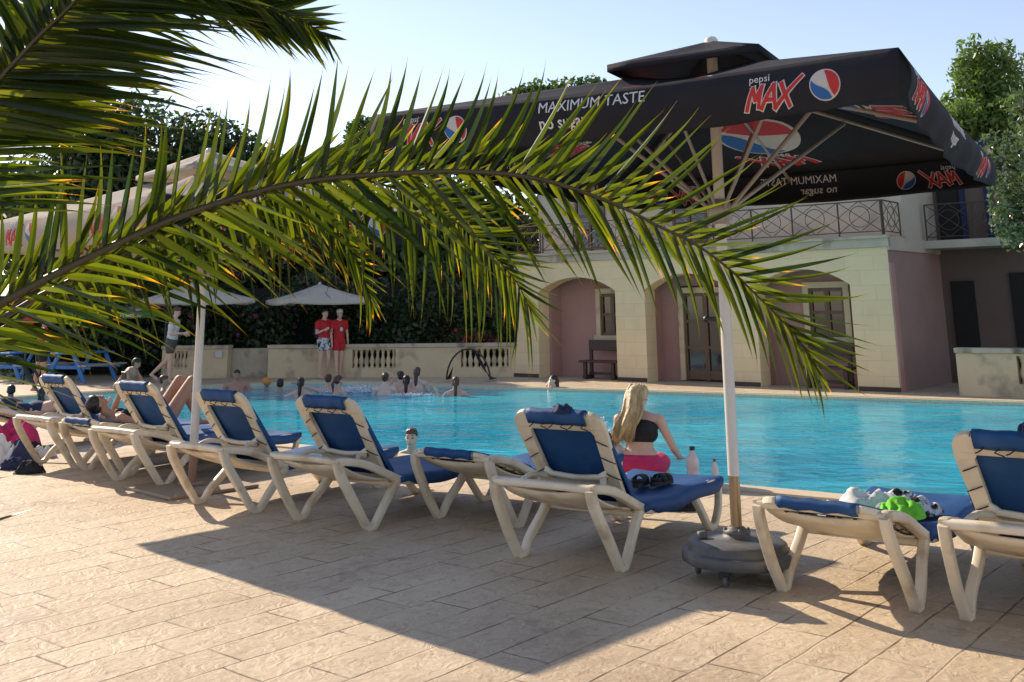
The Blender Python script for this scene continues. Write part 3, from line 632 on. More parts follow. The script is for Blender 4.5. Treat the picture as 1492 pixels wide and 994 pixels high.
def parasol(root, uh, vh, ez, val, rz, roofm, valm, capm, detail=True):
    """rectangular market parasol: half sizes uh (x) and vh (y), eave height ez"""
    cor = [(-uh,-vh),(uh,-vh),(uh,vh),(-uh,vh)]
    zr = lambda k: ez+(.62)*(1-k)-.10*math.sin(PI*min(1,max(0,(k-.25)/.75)))   # sagging panels
    K = [1-.75*i/20 for i in range(21)]
    def rp(side, t, k):   # roof point: side 0 front(-y) 1 right 2 back 3 left, t 0..1 along edge, k radial
        a, b = V(cor[side]), V(cor[(side+1) % 4]); p = a.lerp(b, t)*k
        sag = -.07*math.sin(PI*t)*math.sin(PI*min(1, (k-.1)/.9)) if k > .1 else 0
        hip = ez+.52*(1-k)
        wr = .020*noise.noise(V((p.x*1.6+side*7, p.y*1.6, ez)))+.007*noise.noise(V((p.x*5, p.y*5, side)))
        return V((p.x, p.y, hip+sag-.03*math.sin(PI*t)*k+wr*min(1, 6*(1-k)+.15)*math.sin(PI*min(1,max(0,t)))))
    for sd_ in range(4):
        s = MB(); sheet(s, [[rp(sd_, t/30, k) for t in range(31)] for k in K], .004); s.build('canopy_panel', roofm, root)
    nout = [V((0,-1,0)),V((1,0,0)),V((0,1,0)),V((-1,0,0))]
    def vp(side, a, b, d):  # valance: a metres along from corner start, b metres up from bottom
        L_ = (V(cor[(side+1)%4])-V(cor[side])).length; t = a/L_; h = val
        p = rp(side, min(1, max(0, t)), 1.0); q = 1-b/h
        out = nout[side]*(.035*math.sin(PI*min(1,q*1.1))-.05*q*q*math.sin(PI*min(1,max(0,t)))+(.014*math.sin(a*5.1+side)+.010*math.sin(a*13+side*2))*q)
        return p+out+V((0,0,-q*h-.02*q*math.sin(PI*min(1,max(0,t)))))+nout[side]*d
    for sd_ in range(4):
        L_ = (V(cor[(sd_+1)%4])-V(cor[sd_])).length
        s = MB(); sheet(s, [[vp(sd_, L_*t/60, val*(1-q/12), 0) for t in range(61)] for q in range(13)], .003); s.build('valance', valm[sd_] if isinstance(valm, list) else valm, root)
    # cap
    s = MB(); ck = .34; rows = []
    for side in range(4):
        a, b = V(cor[side])*ck, V(cor[(side+1)%4])*ck
        sheet(s, [[V((a.lerp(b,t/6).x*k, a.lerp(b,t/6).y*k, ez+.46+.25*(1-k)-(.03*math.sin(PI*t/6)*math.sin(PI*k)))) for t in range(7)] for k in (1,.75,.5,.25,.02)], .004)
        sheet(s, [[V((a.lerp(b,t/6).x, a.lerp(b,t/6).y, ez+.46-q*.05)) for t in range(7)] for q in (0,1)], .004)
    s.build('vent_cap', capm, root)
    s = MB(); s.lathe((0,0,ez+.715), [(.05,-.04),(.05,0),(.035,.02),(.0,.03)], 12); s.build('finial', M['pole_white'], root)
    # ribs and struts
    hub = V((0,0,ez-.52)); th = V((0,0,ez+.40))
    ends = [V((*c,0)) for c in cor]+[ (V((*cor[i],0))+V((*cor[(i+1)%4],0)))/2 for i in range(4)]
    for i, e in enumerate(ends):
        top = V((e.x*.985, e.y*.985, ez-.05-(0 if i < 4 else .03))); s = MB()
        s.sweep([th+V((e.x,e.y,0)).normalized()*.05, top], .022, .034, n=6); rb = s.build('rib', M['rib'], root)
        mid = th.lerp(top, .46)-V((0,0,.02)); s = MB(); s.sweep([hub+V((e.x,e.y,0)).normalized()*.06, mid], .02, .03, n=6); s.build('strut', M['rib'], rb)
    s = MB(); s.lathe((0,0,0), [(.055,hub.z-.09),(.085,hub.z-.06),(.085,hub.z+.05),(.055,hub.z+.08)], 12); s.build('hub', M['rib'], root); s = MB(); s.lathe((0,0,0), [(.05,th.z-.06),(.08,th.z-.04),(.08,th.z+.03),(.05,th.z+.05)], 12); s.build('hub', M['rib'], root)
    return vp, rp
def lettering(root, name, jobs, mats):
    s = MB()
    for j in jobs: j(s)
    return s.build(name, mats, root)
def txt(string, fmap, x, y, size, bold=0.0, th=.004):
    def f(s):
        vs, fs, w_ = textgeo(string, size, bold); s.cur = 0
        solid2d(s, [V((v.x+x, v.y+y, 0)) for v in vs], fs, fmap, th)
    return f
PM = [M['white_print'], M['red_print'], M['blue_print'], M['globe_white']]
# main parasol
pa = math.radians(-30)
PB = G(1073, 772, .29); PB.z = 0
P1 = empty('patio_parasol', PB, pa); P1.rotation_euler = (-.015, 0, pa); tag(P1, 'large black parasol with red, white and blue badges in the foreground at right', 'parasol')
UH, VH, EZ, VAL = 1.57, 1.90, 2.87, .245
vp, rp = parasol(P1, UH, VH, EZ, VAL, pa, M['black_fab'], M['black_fab'], M['black_fab'])
def vmap(side): return lambda a, b, d: vp(side, a, b, d)
def brand(side, a, sc=1.0):
    g = vmap(side)
    return [txt('pepsi', g, a+.05*sc, .262*sc, .08*sc), lambda s: maxlogo(s, g, a, .075*sc, .155*sc), lambda s: globe(s, g, a+.62*sc, .175*sc, .105*sc, -.80, mats=(3,1,2))]
def slogan(side, a, sc=1.0):
    g = vmap(side); return [txt('MAXIMUM TASTE', g, a, .20*sc, .105*sc, 0), txt('no sugar', g, a, .095*sc, .11*sc, .0008)]
for side, L_ in ((0, 2*UH),(1, 2*VH),(2, 2*UH),(3, 2*VH)):
    for jb in (brand(side, .22, .66), slogan(side, L_/2-.38, .80), brand(side, L_-.76, .66)): lettering(P1, 'printed_lettering', jb, PM)
# big badge prints on the four roof panels (show through the cloth)
for side in range(4):
    L_ = 2*(UH if side in (0,2) else VH); dpt = VH if side in (0,2) else UH
    def rm(a, b, d, side=side, L_=L_, dpt=dpt):   # a along edge from centre, b inward distance from eave
        k = 1-b/dpt; t = .5+a/(L_*max(k,.05)); p = rp(side, min(1,max(0,t)), k); return p+V((0,0,1))*d
    pass
    jb = [lambda s, rm=rm: globe(s, rm, 0, .88, .30, .70, th=.006, mats=(3,1,2)), lambda s, rm=rm: maxlogo(s, rm, -.30, .26, .20, th=.006), txt('pepsi', rm, -.14, .49, .09, th=.006)]
    lettering(P1, 'printed_badge', jb, PM)
s = MB(); s.tube([(0,0,.62),(0,0,EZ+.70)], .038, 16); s.build('pole', M['pole_white'], P1)
s = MB(); s.tube([(0,0,.26),(0,0,.63)], .036, 16); s.build('pole_sleeve', M['pole_metal'], P1)
s = MB(); s.sweep([(-.055,-.03,1.62),(-.11,-.06,1.62)], .02, .03); s.lathe((-.11,-.06,1.60), [(.012,0),(.028,.01),(.028,.03),(.012,.04)], 8); s.build('locking_knob', M['dark_metal'], P1)
s = MB(); s.lathe((0,0,0), [(.26,.10),(.345,.102),(.358,.11),(.360,.165),(.352,.172),(.325,.174),(.320,.18),(.315,.215),(.300,.228),(.20,.238),(.10,.246),(.085,.262),(.08,.275),(.0,.275)], 40); s.lathe((0,0,0), [(.085,.268),(.09,.285),(.06,.30),(.05,.31)], 16)
for k in range(4): a = k*PI/2+.6; s.lathe((.075*math.cos(a), .075*math.sin(a), .272), [(.012,0),(.012,.03),(0,.032)], 6)
s.lathe((-.2,-.1,.245), [(.035,0),(.035,.03),(.02,.035)], 8)
s.build('base', M['base_grey'], P1)
for k in range(4):
    a = k*PI/2+.55+pa; x, y = .27*math.cos(a), .27*math.sin(a); s = MB(); s.box((x,y,.088),(.06,.06,.03)); s.sweep([(x-.02,y,.08),(x-.02,y,.04)],.012,.05); s.sweep([(x+.02,y,.08),(x+.02,y,.04)],.012,.05)
    c = s.build('castor', M['dark_metal'], P1); s = MB(); s.lathe((x-.013,y,.037), [(.015,0),(.035,.003),(.037,.013),(.035,.023),(.015,.026)], 14, R=None)
    R_ = Matrix.Rotation(PI/2, 3, 'Y'); s = MB(); s.lathe((x-.013,y,.037), [(.012,0),(.035,.003),(.037,.013),(.035,.023),(.012,.026)], 14, R=R_); s.build('wheel', M['base_grey'], c)
# left parasol
GL = G(279,712); P2 = empty('patio_parasol', GL, math.radians(-45)); tag(P2, 'pale taupe parasol with a dark valance behind the palm leaves at left', 'parasol')
vp2, rp2 = parasol(P2, 1.84, 1.50, 2.68, .32, 0, M['taupe_fab'], [M['taupe_fab'], M['black_fab'], M['black_fab'], M['taupe_fab']], M['taupe_fab'])  # sunward valances take the pale cloth, sunlight put into their colour
for side in range(4):
    g = lambda a, b, d, side=side: vp2(side, a, b, d)
    for a in ((.5, 2.5) if side in (0,2) else (.35, 1.7)):
        lettering(P2, 'printed_lettering', [txt('PEPSI', g, a+.05, .25, .075), lambda s, a=a, g=g: maxlogo(s, g, a, .07, .15), lambda s, a=a, g=g: globe(s, g, a+.62, .17, .10, -.55, mats=(3,1,2))], PM)
s = MB(); s.tube([(0,0,.40),(0,0,3.3)], .042, 16); s.build('pole', M['pole_white'], P2)
s = MB(); s.tube([(0,0,.03),(0,0,.41)], .040, 16); s.build('pole_sleeve', M['pole_brick'], P2)
s = MB(); s.bbox((0,0,.018),(.95,.95,.03),.006); s.bbox((0,0,.05),(.2,.2,.03),.006); s.build('base_plate', M['plate'], P2)
# smaller parasols on the far side of the pool
def far_parasol(name, label, loc, rz, half, ez, ph, mat, mast, arm=True, group=None):
    P_ = empty(name, loc, rz); tag(P_, label, 'parasol', group)
    cor = [V((-half,-half)),V((half,-half)),V((half,half)),V((-half,half))]
    for side in range(4):
        s = MB(); a, b = cor[side], cor[(side+1)%4]
        sheet(s, [[V((a.lerp(b,t/6).x*k, a.lerp(b,t/6).y*k, ez+ph*(1-k)-.05*math.sin(PI*t/6)*k-.04*math.sin(PI*k))) for t in range(7)] for k in (1,.75,.5,.25,.03)], .006)
        sheet(s, [[V((a.lerp(b,t/6).x, a.lerp(b,t/6).y, ez-.05*math.sin(PI*t/6)-q*.10)) for t in range(7)] for q in (0,1)], .006)
        s.build('canopy_panel', mat, P_)
        for e in (a, (a+b)/2):
            s = MB(); s.sweep([(0,0,ez+ph-.06),(e.x*.97,e.y*.97,ez-.06)], .02,.03,n=5); rb = s.build('rib', M['dark_metal'], P_)
            s = MB(); s.sweep([(0,0,ez-.12),(e.x*.5,e.y*.5,ez+ph*.46-.05)], .018,.025,n=5); s.build('strut', M['dark_metal'], rb)
    s = MB(); s.lathe((0,0,ez+ph-.02), [(.05,0),(.04,.05),(0,.07)], 8); s.build('finial', mat, P_)
    mx_, my_ = mast
    if arm:
        s = MB(); s.sweep([(mx_,my_,.05),(mx_,my_,ez+.15)], .10,.10); s.build('mast', M['dark_metal'], P_)
        s = MB(); s.sweep([(mx_,my_,ez-.75),(mx_*.6,my_*.6,ez-.15),(0,0,ez+ph*.2)], .06,.06); s.sweep([(mx_,my_,ez+.1),(0,0,ez+ph-.02)], .04,.04); s.build('arm', M['dark_metal'], P_)
        s = MB(); s.bbox((mx_,my_,.03),(1.1,.12,.05),.01); s.bbox((mx_,my_,.034),(.12,1.1,.05),.01); s.lathe((mx_,my_,.05), [(.16,0),(.14,.1),(.08,.16)], 10); s.build('cross_base', M['dark_metal'], P_)
    else:
        s = MB(); s.tube([(0,0,0),(0,0,ez+ph)], .035, 8); s.build('pole', M['pole_white'], P_)
    return P_
c2 = PT(466,411,28.3)
m2 = G(403,546)
def rel(c, m, rz): d = V((m.x-c.x, m.y-c.y)); return (d.x*math.cos(-rz)-d.y*math.sin(-rz), d.x*math.sin(-rz)+d.y*math.cos(-rz))
rz = math.radians(28)
far_parasol('cantilever_parasol', 'cream cantilever parasol above the two people in red shirts', (c2.x,c2.y,0), rz, 1.15, 2.02, .42, M['cream_fab'], rel(c2,m2,rz), group='cream parasols in front of the far wall')
c1 = PT(285,405,28.0); m1 = G(238,549)
far_parasol('cantilever_parasol', 'cream cantilever parasol left of the other one, crossed by a white pole in front', (c1.x,c1.y,0), rz, 1.3, 2.05, .50, M['cream_fab'], rel(c1,m1,rz), group='cream parasols in front of the far wall')
g1 = G(178,545); gp = far_parasol('market_parasol', 'green parasol with white lettering on its valance, above the blue picnic tables', (g1.x,g1.y,0), math.radians(3), 1.95, 1.72, .48, M['green_fab'], (0,0), arm=False)
gm = lambda a, b, d: V((a, -1.965-d-.006, 1.63+b))
lettering(gp, 'printed_lettering', [txt('FromGia', gm, .45, -.01, .16, .003)], [M['white_print']])
# oval badge on the green roof
s = MB(); pts = [V((.6+.36*math.cos(a*PI/12), .78+.34*math.sin(a*PI/12), 0)) for a in range(24)]
rm = lambda a, b, d: V((a, -1.95*(1-b/1.95), 1.72+.48*(b/1.95)-.05+.02+d))
solid2d(s, pts, [tuple(range(24))], rm, .02); s.build('oval_badge', M['white_print'], gp)
# folded navy parasol
f_ = G(222,548); fp = empty('folded_parasol', (f_.x,f_.y+.8,0)); tag(fp, 'folded navy parasol standing behind the man in the white shirt', 'parasol')
s = MB(); s.tube([(0,0,0),(0,0,2.1)], .03, 6); s.build('pole', M['dark_metal'], fp); s = MB(); s.lathe((0,0,0), [(.16,.35),(.22,.6),(.2,1.2),(.12,1.8),(.03,2.1)], 12); s.build('folded_canopy', M['navy_cloth'], fp)
# kiosk behind tables
k_ = G(120,546); kk = empty('kiosk', (k_.x-1.0, k_.y+2.2, 0)); tag(kk, 'dark open kiosk with a brown panel behind the blue picnic tables', 'kiosk')
s = MB(); s.box((0,1.2,1.1),(7.5,.1,2.2)); s.box((-3.7,.4,1.1),(.1,1.7,2.2)); s.box((0,.4,2.25),(7.6,1.9,.1)); s.build('wall', M['darkroom'], kk)
s = MB(); s.box((1.1,.6,.85),(1.6,.06,1.7)); s.build('panel', M['panel'], kk)
# picnic tables
def picnic(loc, rz, label):
    t = empty('picnic_table', loc, rz); tag(t, label, 'picnic table', 'blue picnic tables under the green parasol')
    s = MB()
    for k in range(5): s.bbox((0,(k-2)*.145,.73),(1.6,.135,.04),.006)
    s.build('tabletop', M['blue_paint'], t)
    for sy in (-1,1):
        s = MB(); s.bbox((0,sy*.66,.43),(1.6,.24,.045),.006); s.build('bench_seat', M['grey_board'], t)
    for sx in (-1,1):
        for sy in (-1,1):
            s = MB(); s.sweep([(sx*.6,sy*.22,.71),(sx*.6,sy*.62,.0)], .05,.12); s.build('leg', M['blue_paint'], t)
        s = MB(); s.bbox((sx*.57,0,.385),(.04,1.5,.09),.006); s.build('seat_beam', M['blue_paint'], t)
g_ = G(112,556); picnic((g_.x+.1,g_.y,0), math.radians(72), 'blue picnic table nearest the man in the white shirt')
g_ = G(35,556); picnic((g_.x-.3,g_.y+.4,0), math.radians(70), 'blue picnic table at the left edge behind the person in the red shirt')
# globe lamp
l_ = G(507,541); lp = empty('lamp_post', (l_.x,l_.y+.4,0)); tag(lp, 'white globe lamp on a thin dark post before the hedge', 'lamp')
s = MB(); s.tube([(0,0,0),(0,0,1.9)], .03, 8); s.build('post', M['dark_metal'], lp); s = MB(); s.ball((0,0,2.0),.11,14); s.build('lamp_globe', M['globe'], lp)
# ------------------------------------------------------------------ loungers
def lounger(raised=True):
    r = empty('sun_lounger')
    W_ = .375
    # rear side rail + legs on each side
    for sy in (-1,1):
        y = sy*W_; s = MB()
        s.sweep(smoothpath([(0,y,.545),(.06,y,.548),(.3,y,.50),(.55,y,.40),(.74,y,.325),(.92,y,.30),(1.3,y,.30),(1.62,y,.315),(1.8,y,.32),(2.1,y,.32),(2.15,y,.31)], 3), .062, .060, n=12, sq=.42)
        s.build('side_rail', M['plastic'], r)
        yo = y+sy*.022
        s = MB(); path = smoothpath([(-.005,y,.55),(.03,y+sy*.004,.44),(.19,yo,.20),(.285,yo,.07),(.325,yo,.02),(.365,yo,.014),(.41,yo,.04),(.47,yo,.115),(.60,y+sy*.004,.235),(.70,y,.33)], 4)
        n_ = len(path); ws = [(1.0, lerp(1.35,.85, min(1,i/(n_*.45))) if i < n_*.5 else lerp(.85,1.15,(i-n_*.5)/(n_*.5))) for i in range(n_)]
        s.sweep(path, .060, .058, up=V((0,sy,0)), ws=[(b, a) for a, b in ws], n=12, sq=.38); s.bbox((.35,yo,.011),(.085,.066,.022),.006); s.build('leg', M['plastic'], r)
        s = MB(); path = smoothpath([(1.58,y,.31),(1.66,yo,.20),(1.80,yo,.05),(1.86,yo,.018),(1.91,yo,.014),(1.96,yo,.035),(2.04,yo,.14),(2.12,y,.29),(2.15,y,.335)], 4)
        s.sweep(path, .056, .054, up=V((0,sy,0)), n=12, sq=.38); s.build('leg', M['plastic'], r)
    s = MB()
    s.sweep([(.025,-W_,.548),(.012,-W_*.5,.556),(.01,0,.558),(.012,W_*.5,.556),(.025,W_,.548)], .085, .05, n=10, sq=.5)
    grid = [[V((lerp(.03,.66,i/8), W_*.93*(j/6*2-1), lerp(.535,.34,(i/8)**.8)-.025*math.sin(PI*i/8)-.03*(1-(j/6*2-1)**2))) for j in range(7)] for i in range(9)]
    sheet(s, grid, .014); s.build('rear_tray', M['plastic'], r)
    s = MB(); s.sweep([(.69,-W_,.30),(.69,W_,.30)], .06,.05); s.sweep([(1.60,-W_,.29),(1.60,W_,.29)], .05,.05); s.sweep([(2.13,-W_,.315),(2.13,W_,.315)], .05,.05); s.build('crossbar', M['plastic'], r)
    # seat sling
    s = MB(); prof = [(-1,-.085),(-1.0,-.03),(-.985,.0),(-.93,.012),(-.5,-.006),(0,-.014),(.5,-.006),(.93,.012),(.985,0),(1.0,-.03),(1,-.085)]
    rows = []
    for i in range(15):
        x = lerp(.70,2.14,i/14); z = .352+.010*math.sin(i*.9)-.012*math.sin(PI*i/14); narrow = .0
        rows.append([V((x, (W_+.039)*a, z+b*(1 if 1 < i < 14 else .5))) for a, b in prof])
    sheet(s, rows, .006); s.build('seat_sling', M['sling'], r)
    # backrest
    hx, hz = .66, .345; L_ = .80 if raised else .74
    ang = math.radians(124 if raised else 161)
    d = V((math.cos(ang),0,math.sin(ang))); nrm = V((math.sin(ang),0,-math.cos(ang)))   # nrm: sunbather side
    if not raised: hz = .36
    P_ = lambda l, y, o=0: V((hx,0,hz))+d*l+V((0,y,0))+nrm*o
    fr = MB(); hw = .325
    outer = [(-hw,-.02),(-hw-.005,.3),(-hw-.03,L_-.22),(-hw-.03,L_-.08),(-hw+.0,L_-.02),(-hw+.06,L_+.006),(-.2,L_-.004),(.2,L_-.004),(hw-.06,L_+.006),(hw,L_-.02),(hw+.03,L_-.08),(hw+.03,L_-.22),(hw+.005,.3),(hw,-.02)]
    oo = smoothpath([(a,b,0) for a,b in outer], 3)
    hole = [(-.235,.24),(-.255,L_-.17),(-.235,L_-.135),(.235,L_-.135),(.255,L_-.17),(.235,.24),(.2,.215),(-.2,.215)]
    low = [(-.25,.03),(-.24,.16),(.24,.16),(.25,.03)]
    fr.prism([[(p.x,p.y) for p in oo], [(a,b) for a,b in hole], [(a,b) for a,b in low[::-1]]], lambda a, b, dd: P_(b, a, dd+.012*math.cos(a*4.0)), -.038, -.004)
    bk = fr.build('backrest', M['plastic'], r); bv = bk.modifiers.new('bevel','BEVEL'); bv.width = .008; bv.segments = 2; bv.limit_method = 'ANGLE'
    s = MB()
    rows = []
    for i in range(13):
        l = lerp(-.02, L_+.0, i/12); sag = .012*math.sin(PI*i/12)
        bo = .055*(1-i/12)**1.3*(1 if i else .6)
        rows.append([P_(l, (hw+.022)*a*(1-.30*max(0,(l-L_+.20)/.20)**1.5), o+bo) for a, o in ((-1,-.034),(-1.0,.004),(-.96,.012),(-.5,.010-sag),(0,.006-sag*1.4),(.5,.010-sag),(.96,.012),(1.0,.004),(1,-.034))])
    sheet(s, rows, .005)
    tw = .235   # the flap folded over the top bar
    sheet(s, [[P_(L_+q[0], tw*a, q[1]+.004*math.sin(a*9)) for a in [k/6-1 for k in range(13)]] for q in ((-.02,.016),(.012,.006),(.018,-.02),(.004,-.044),(-.04,-.050),(-.075,-.050))], .005)
    s.build('back_sling', M['sling'], bk)
    s = MB()
    for k in range(6):
        y = -.2+.4*k/5; s.tube([P_(L_-.06,y-.02,-.056),P_(L_-.085,y+.01,-.060),P_(L_-.115+.012*(k%2),y+.035*(1 if k%2 else -1),-.052)], .004, 5)
    for sy in (-1,1):
        for k in range(4):
            l = .12+k*.14; s.tube([P_(l,sy*(hw+.02),-.03),P_(l+.03,sy*(hw-.02),-.044),P_(l+.06,sy*(hw-.075),-.044)], .004, 5)
    s.build('lacing', M['lace'], bk)
    if raised:
        b0 = .29; s = MB(); pk = lambda x, y, z: V((x,y,z))
        a_ = P_(b0, .20, -.05); b_ = P_(b0, -.20, -.05)
        s.sweep(smoothpath([(.26,.335,.52),(.33,.28,.56),a_+V((0,.03,-.02)),a_,(a_+b_)/2-V((0,0,.012)),b_,b_+V((0,-.03,-.02)),(.33,-.28,.56),(.26,-.335,.52)], 3), .034, .036, n=8, sq=.6)
        s.sweep([P_(b0+.02,.25,-.03),a_], .03,.05); s.sweep([P_(b0+.02,-.25,-.03),b_], .03,.05)
        s.build('support_bracket', M['plastic'], bk)
    return r
LR = lounger(True); LF = lounger(False)
GRP = 'white framed blue loungers lined up along the pool'
used = {}
def place(mx, my, ang, raised, label):
    src = LR if raised else LF
    if raised in used: o = copy_tree(src)
    else: o = src; used[raised] = 1
    a = math.radians(ang); o.location = (mx-.35*math.cos(a), my-.35*math.sin(a), 0); o.rotation_euler = (0,0,a)
    tag(o, label, 'sun lounger', GRP); return o
LG = {}
LG[7] = place(.355,7.59,57,True,'raised blue lounger holding black sandals, left of the big parasol base')
LG[5] = place(-1.5,8.99,55,True,'raised blue lounger directly left of the flat one in the middle of the row')
LG[4] = place(-2.6,9.8,53,True,'raised blue lounger just right of the left white pole')
LG[3] = place(-3.87,11.2,53,True,'raised blue lounger just left of the left white pole')
LG[1] = place(-5.3,12.56,52,True,'leftmost raised blue lounger, farthest from the camera')
LG[9] = place(2.80,5.97,53,True,'raised blue lounger cut off by the right edge')
LG[8] = place(1.95,6.62,53.5,False,'flat blue lounger with a heap of clothes on it, right of the parasol base')
LG[6] = place(-.33,9.03,56,False,'flat empty blue lounger in the middle of the row, beside the boy in the water')
LG[2] = place(-4.50,11.95,53,False,'flat blue lounger with a person lying on it holding a phone')
LG[0] = place(-6.75,14.0,50,False,'blue lounger at the left edge with bare legs stretched on it')
def LP(i, x, y, z):
    o = LG[i]; a = o.rotation_euler.z; return V((o.location.x+x*math.cos(a)-y*math.sin(a), o.location.y+x*math.sin(a)+y*math.cos(a), z))
# ------------------------------------------------------------------ small things
def sandal(root, x, y, rz):
    R_ = Matrix.Rotation(rz, 3, 'Z'); q = lambda a, b, c: R_ @ V((a,b,c))+V((x,y,0))
    out = [(.13,0),(.125,.03),(.09,.048),(.03,.042),(-.04,.034),(-.10,.036),(-.13,.02),(-.135,0),(-.13,-.02),(-.10,-.036),(-.04,-.038),(.03,-.05),(.09,-.052),(.125,-.03)]
    s = MB(); s.prism([out], lambda a,b,d: q(a,b,d), 0, .028); so_ = s.build('sole', M['rubber'], root)
    for x0, w_, h in ((.055,.065,.042),(-.02,.06,.05)):
        s = MB(); sheet(s, [[q(x0+dx, .05*math.cos(t*PI/8), .026+h*math.sin(t*PI/8)) for t in range(9)] for dx in (-w_/2, 0, w_/2)], .006); s.build('strap', M['black_cloth'], root)
    s = MB(); sheet(s, [[q(-.07-.05*math.sin(t*PI/8), .04*math.cos(t*PI/8), .03+dz) for t in range(9)] for dz in (0,.03)], .005); s.build('strap', M['black_cloth'], root)
for nm, i, x, y, z, rz, lb in (('sandal',7,1.42,-.02,.358,1.2,'left black two strap sandal lying on the blue lounger seat'),('sandal',7,1.55,-.14,.358,.9,'right black two strap sandal lying on the blue lounger seat')):
    t = empty(nm, LP(i,x,y,z), rz); tag(t, lb, 'sandal', 'black sandals on the lounger'); sandal(t, 0, 0, 0); t.scale = (1.05,1.05,1.05)
for x_, y_, rz, lb in ((975,742,.3,'dark sandal on the deck under the lounger, the left one of the pair'),(995,744,.1,'dark sandal on the deck under the lounger, nearer the parasol base')):
    t = empty('sandal', G(x_,y_), rz); tag(t, lb, 'sandal', 'dark sandals on the deck'); sandal(t, 0, 0, 0); t.scale = (1.1,1.1,1.1)
def cloth(name, label, cat, c, rx, ry, h, rz, mat, seed, folds=1.0):
    t = MB(); n = 26; R_ = Matrix.Rotation(rz, 3, 'Z'); g = []
    for i in range(n+1):
        row = []
        for j in range(n+1):
            a, b = i/n*2-1, j/n*2-1; e = 1+.22*noise.noise(V((a*1.3+seed, b*1.3, 0)))
            # squircle to disc-like rag outline
            x = a*math.sqrt(1-b*b*.38)*e; y = b*math.sqrt(1-a*a*.38)*e; rr = max(abs(a), abs(b))
            f = (1-rr**3)*h; z = f*(.62+.55*noise.noise(V((a*1.7*folds+seed*3, b*1.7*folds, 1)))+.30*(1-2*abs(noise.noise(V((a*2.6*folds, b*2.6*folds+seed, 2))))))
            row.append(R_ @ V((x*rx, y*ry, 0))+V((0,0,max(z, 0)+.004)))
        g.append(row)
    sheet(t, g, .004); o = t.build(name, mat); o.location = c; tag(o, label, cat); return o
cloth('towel', 'crumpled white towel in the clothes heap on the flat lounger', 'towel', LP(8,.98,.05,.355), .30,.24,.17, .4, M['white_cloth'], 2.1)
cloth('shirt', 'bright lime green shirt lying on the white towel', 'shirt', LP(8,.84,-.20,.40), .20,.13,.11, .9, M['lime_cloth'], 5.3)
cloth('swimsuit', 'black and white printed garment crumpled at the right of the clothes heap', 'clothing', LP(8,1.22,-.12,.36), .22,.15,.12, .2, M['pattern_cloth'], 7.7, 1.5)
cloth('towel', 'dark fringed cloth draped over the backrest top at the right edge', 'towel', LP(9,.20,-.12,1.0), .09,.18,.08, 0, M['navy_cloth'], 4.4, 2)
cloth('towel', 'white towel hanging behind the raised lounger beside the seated woman', 'towel', G(889,696)+V((0,0,.02)), .20,.16,.40, .3, M['white_cloth'], 8.2, .5)
cloth('cap', 'small dark cap on top of the white towel beside the seated woman', 'cap', G(887,696)+V((0,.02,.33)), .12,.10,.12, .3, M['black_cloth'], 9.2, .5)
cloth('cap', 'dark cap lying on the backrest top of the lounger with the sandals', 'cap', LP(7,.20,-.06,1.0), .08,.07,.06, .3, M['navy_cloth'], 3.2)
cloth('towel', 'hot pink towel hanging from the lounger at the left edge', 'towel', G(18,662), .34,.22,.42, .2, M['pink_cloth'], 1.2)
cloth('bag', 'white cloth bag on the deck at the left edge under the pink towel', 'bag', G(2,676), .18,.14,.26, .5, M['white_cloth'], 6.4)
cloth('bag', 'dark backpack on the deck among shoes at the left edge', 'bag', G(28,674), .24,.18,.22, .5, M['navy_cloth'], 6.9)
for x_, y_, c_, lb, rz in ((48,664,'black_cloth','black shoe on the deck between the bags and the leftmost raised lounger',.4),(62,668,'white_cloth','pale shoe with dark top beside the leftmost raised lounger leg',.9),(20,684,'navy_cloth','dark blue shoe in front of the backpack',.1),(42,690,'black_cloth','dark shoe lying nearest the camera beside the backpack',.2)):
    o = cloth('shoe', lb, 'shoe', G(x_,y_), .16,.07,.13, rz, M[c_], x_*.13)
    s = MB(); s.prism([[(.15,0),(.13,.045),(0,.05),(-.14,.04),(-.15,0),(-.14,-.04),(0,-.045),(.13,-.04)]], lambda a,b,d: Matrix.Rotation(rz,3,'Z') @ V((a,b,d)), .001, .02); s.build('sole', M['white_cloth'], o)
# bottle, cup
def bottle(loc, label, mat, capm, h=.25, r=.042):
    b = empty('bottle', loc); tag(b, label, 'bottle')
    s = MB(); s.lathe((0,0,0), [(.0,0),(r*.9,.0),(r,.015),(r,h*.3),(r*.93,h*.34),(r,h*.38),(r,h*.62),(r*.75,h*.75),(r*.38,h*.86),(r*.36,h*.92)], 16); s.build('body', mat, b)
    s = MB(); s.lathe((0,0,0), [(r*.42,h*.90),(r*.42,h),(r*.3,h*1.01),(0,h*1.01)], 12); s.build('bottle_cap', capm, b)
g_ = G(1011,706); bottle((g_.x,g_.y,.022), 'pale pink plastic bottle with a dark cap standing on the pool edge', M['bottle'], M['dark_metal'], .33,.062)
g_ = G(1043,709); bottle((g_.x,g_.y,.022), 'small white and red bottle on the pool edge next to the parasol pole', M['white_cloth'], M['red_print'], .23,.035)
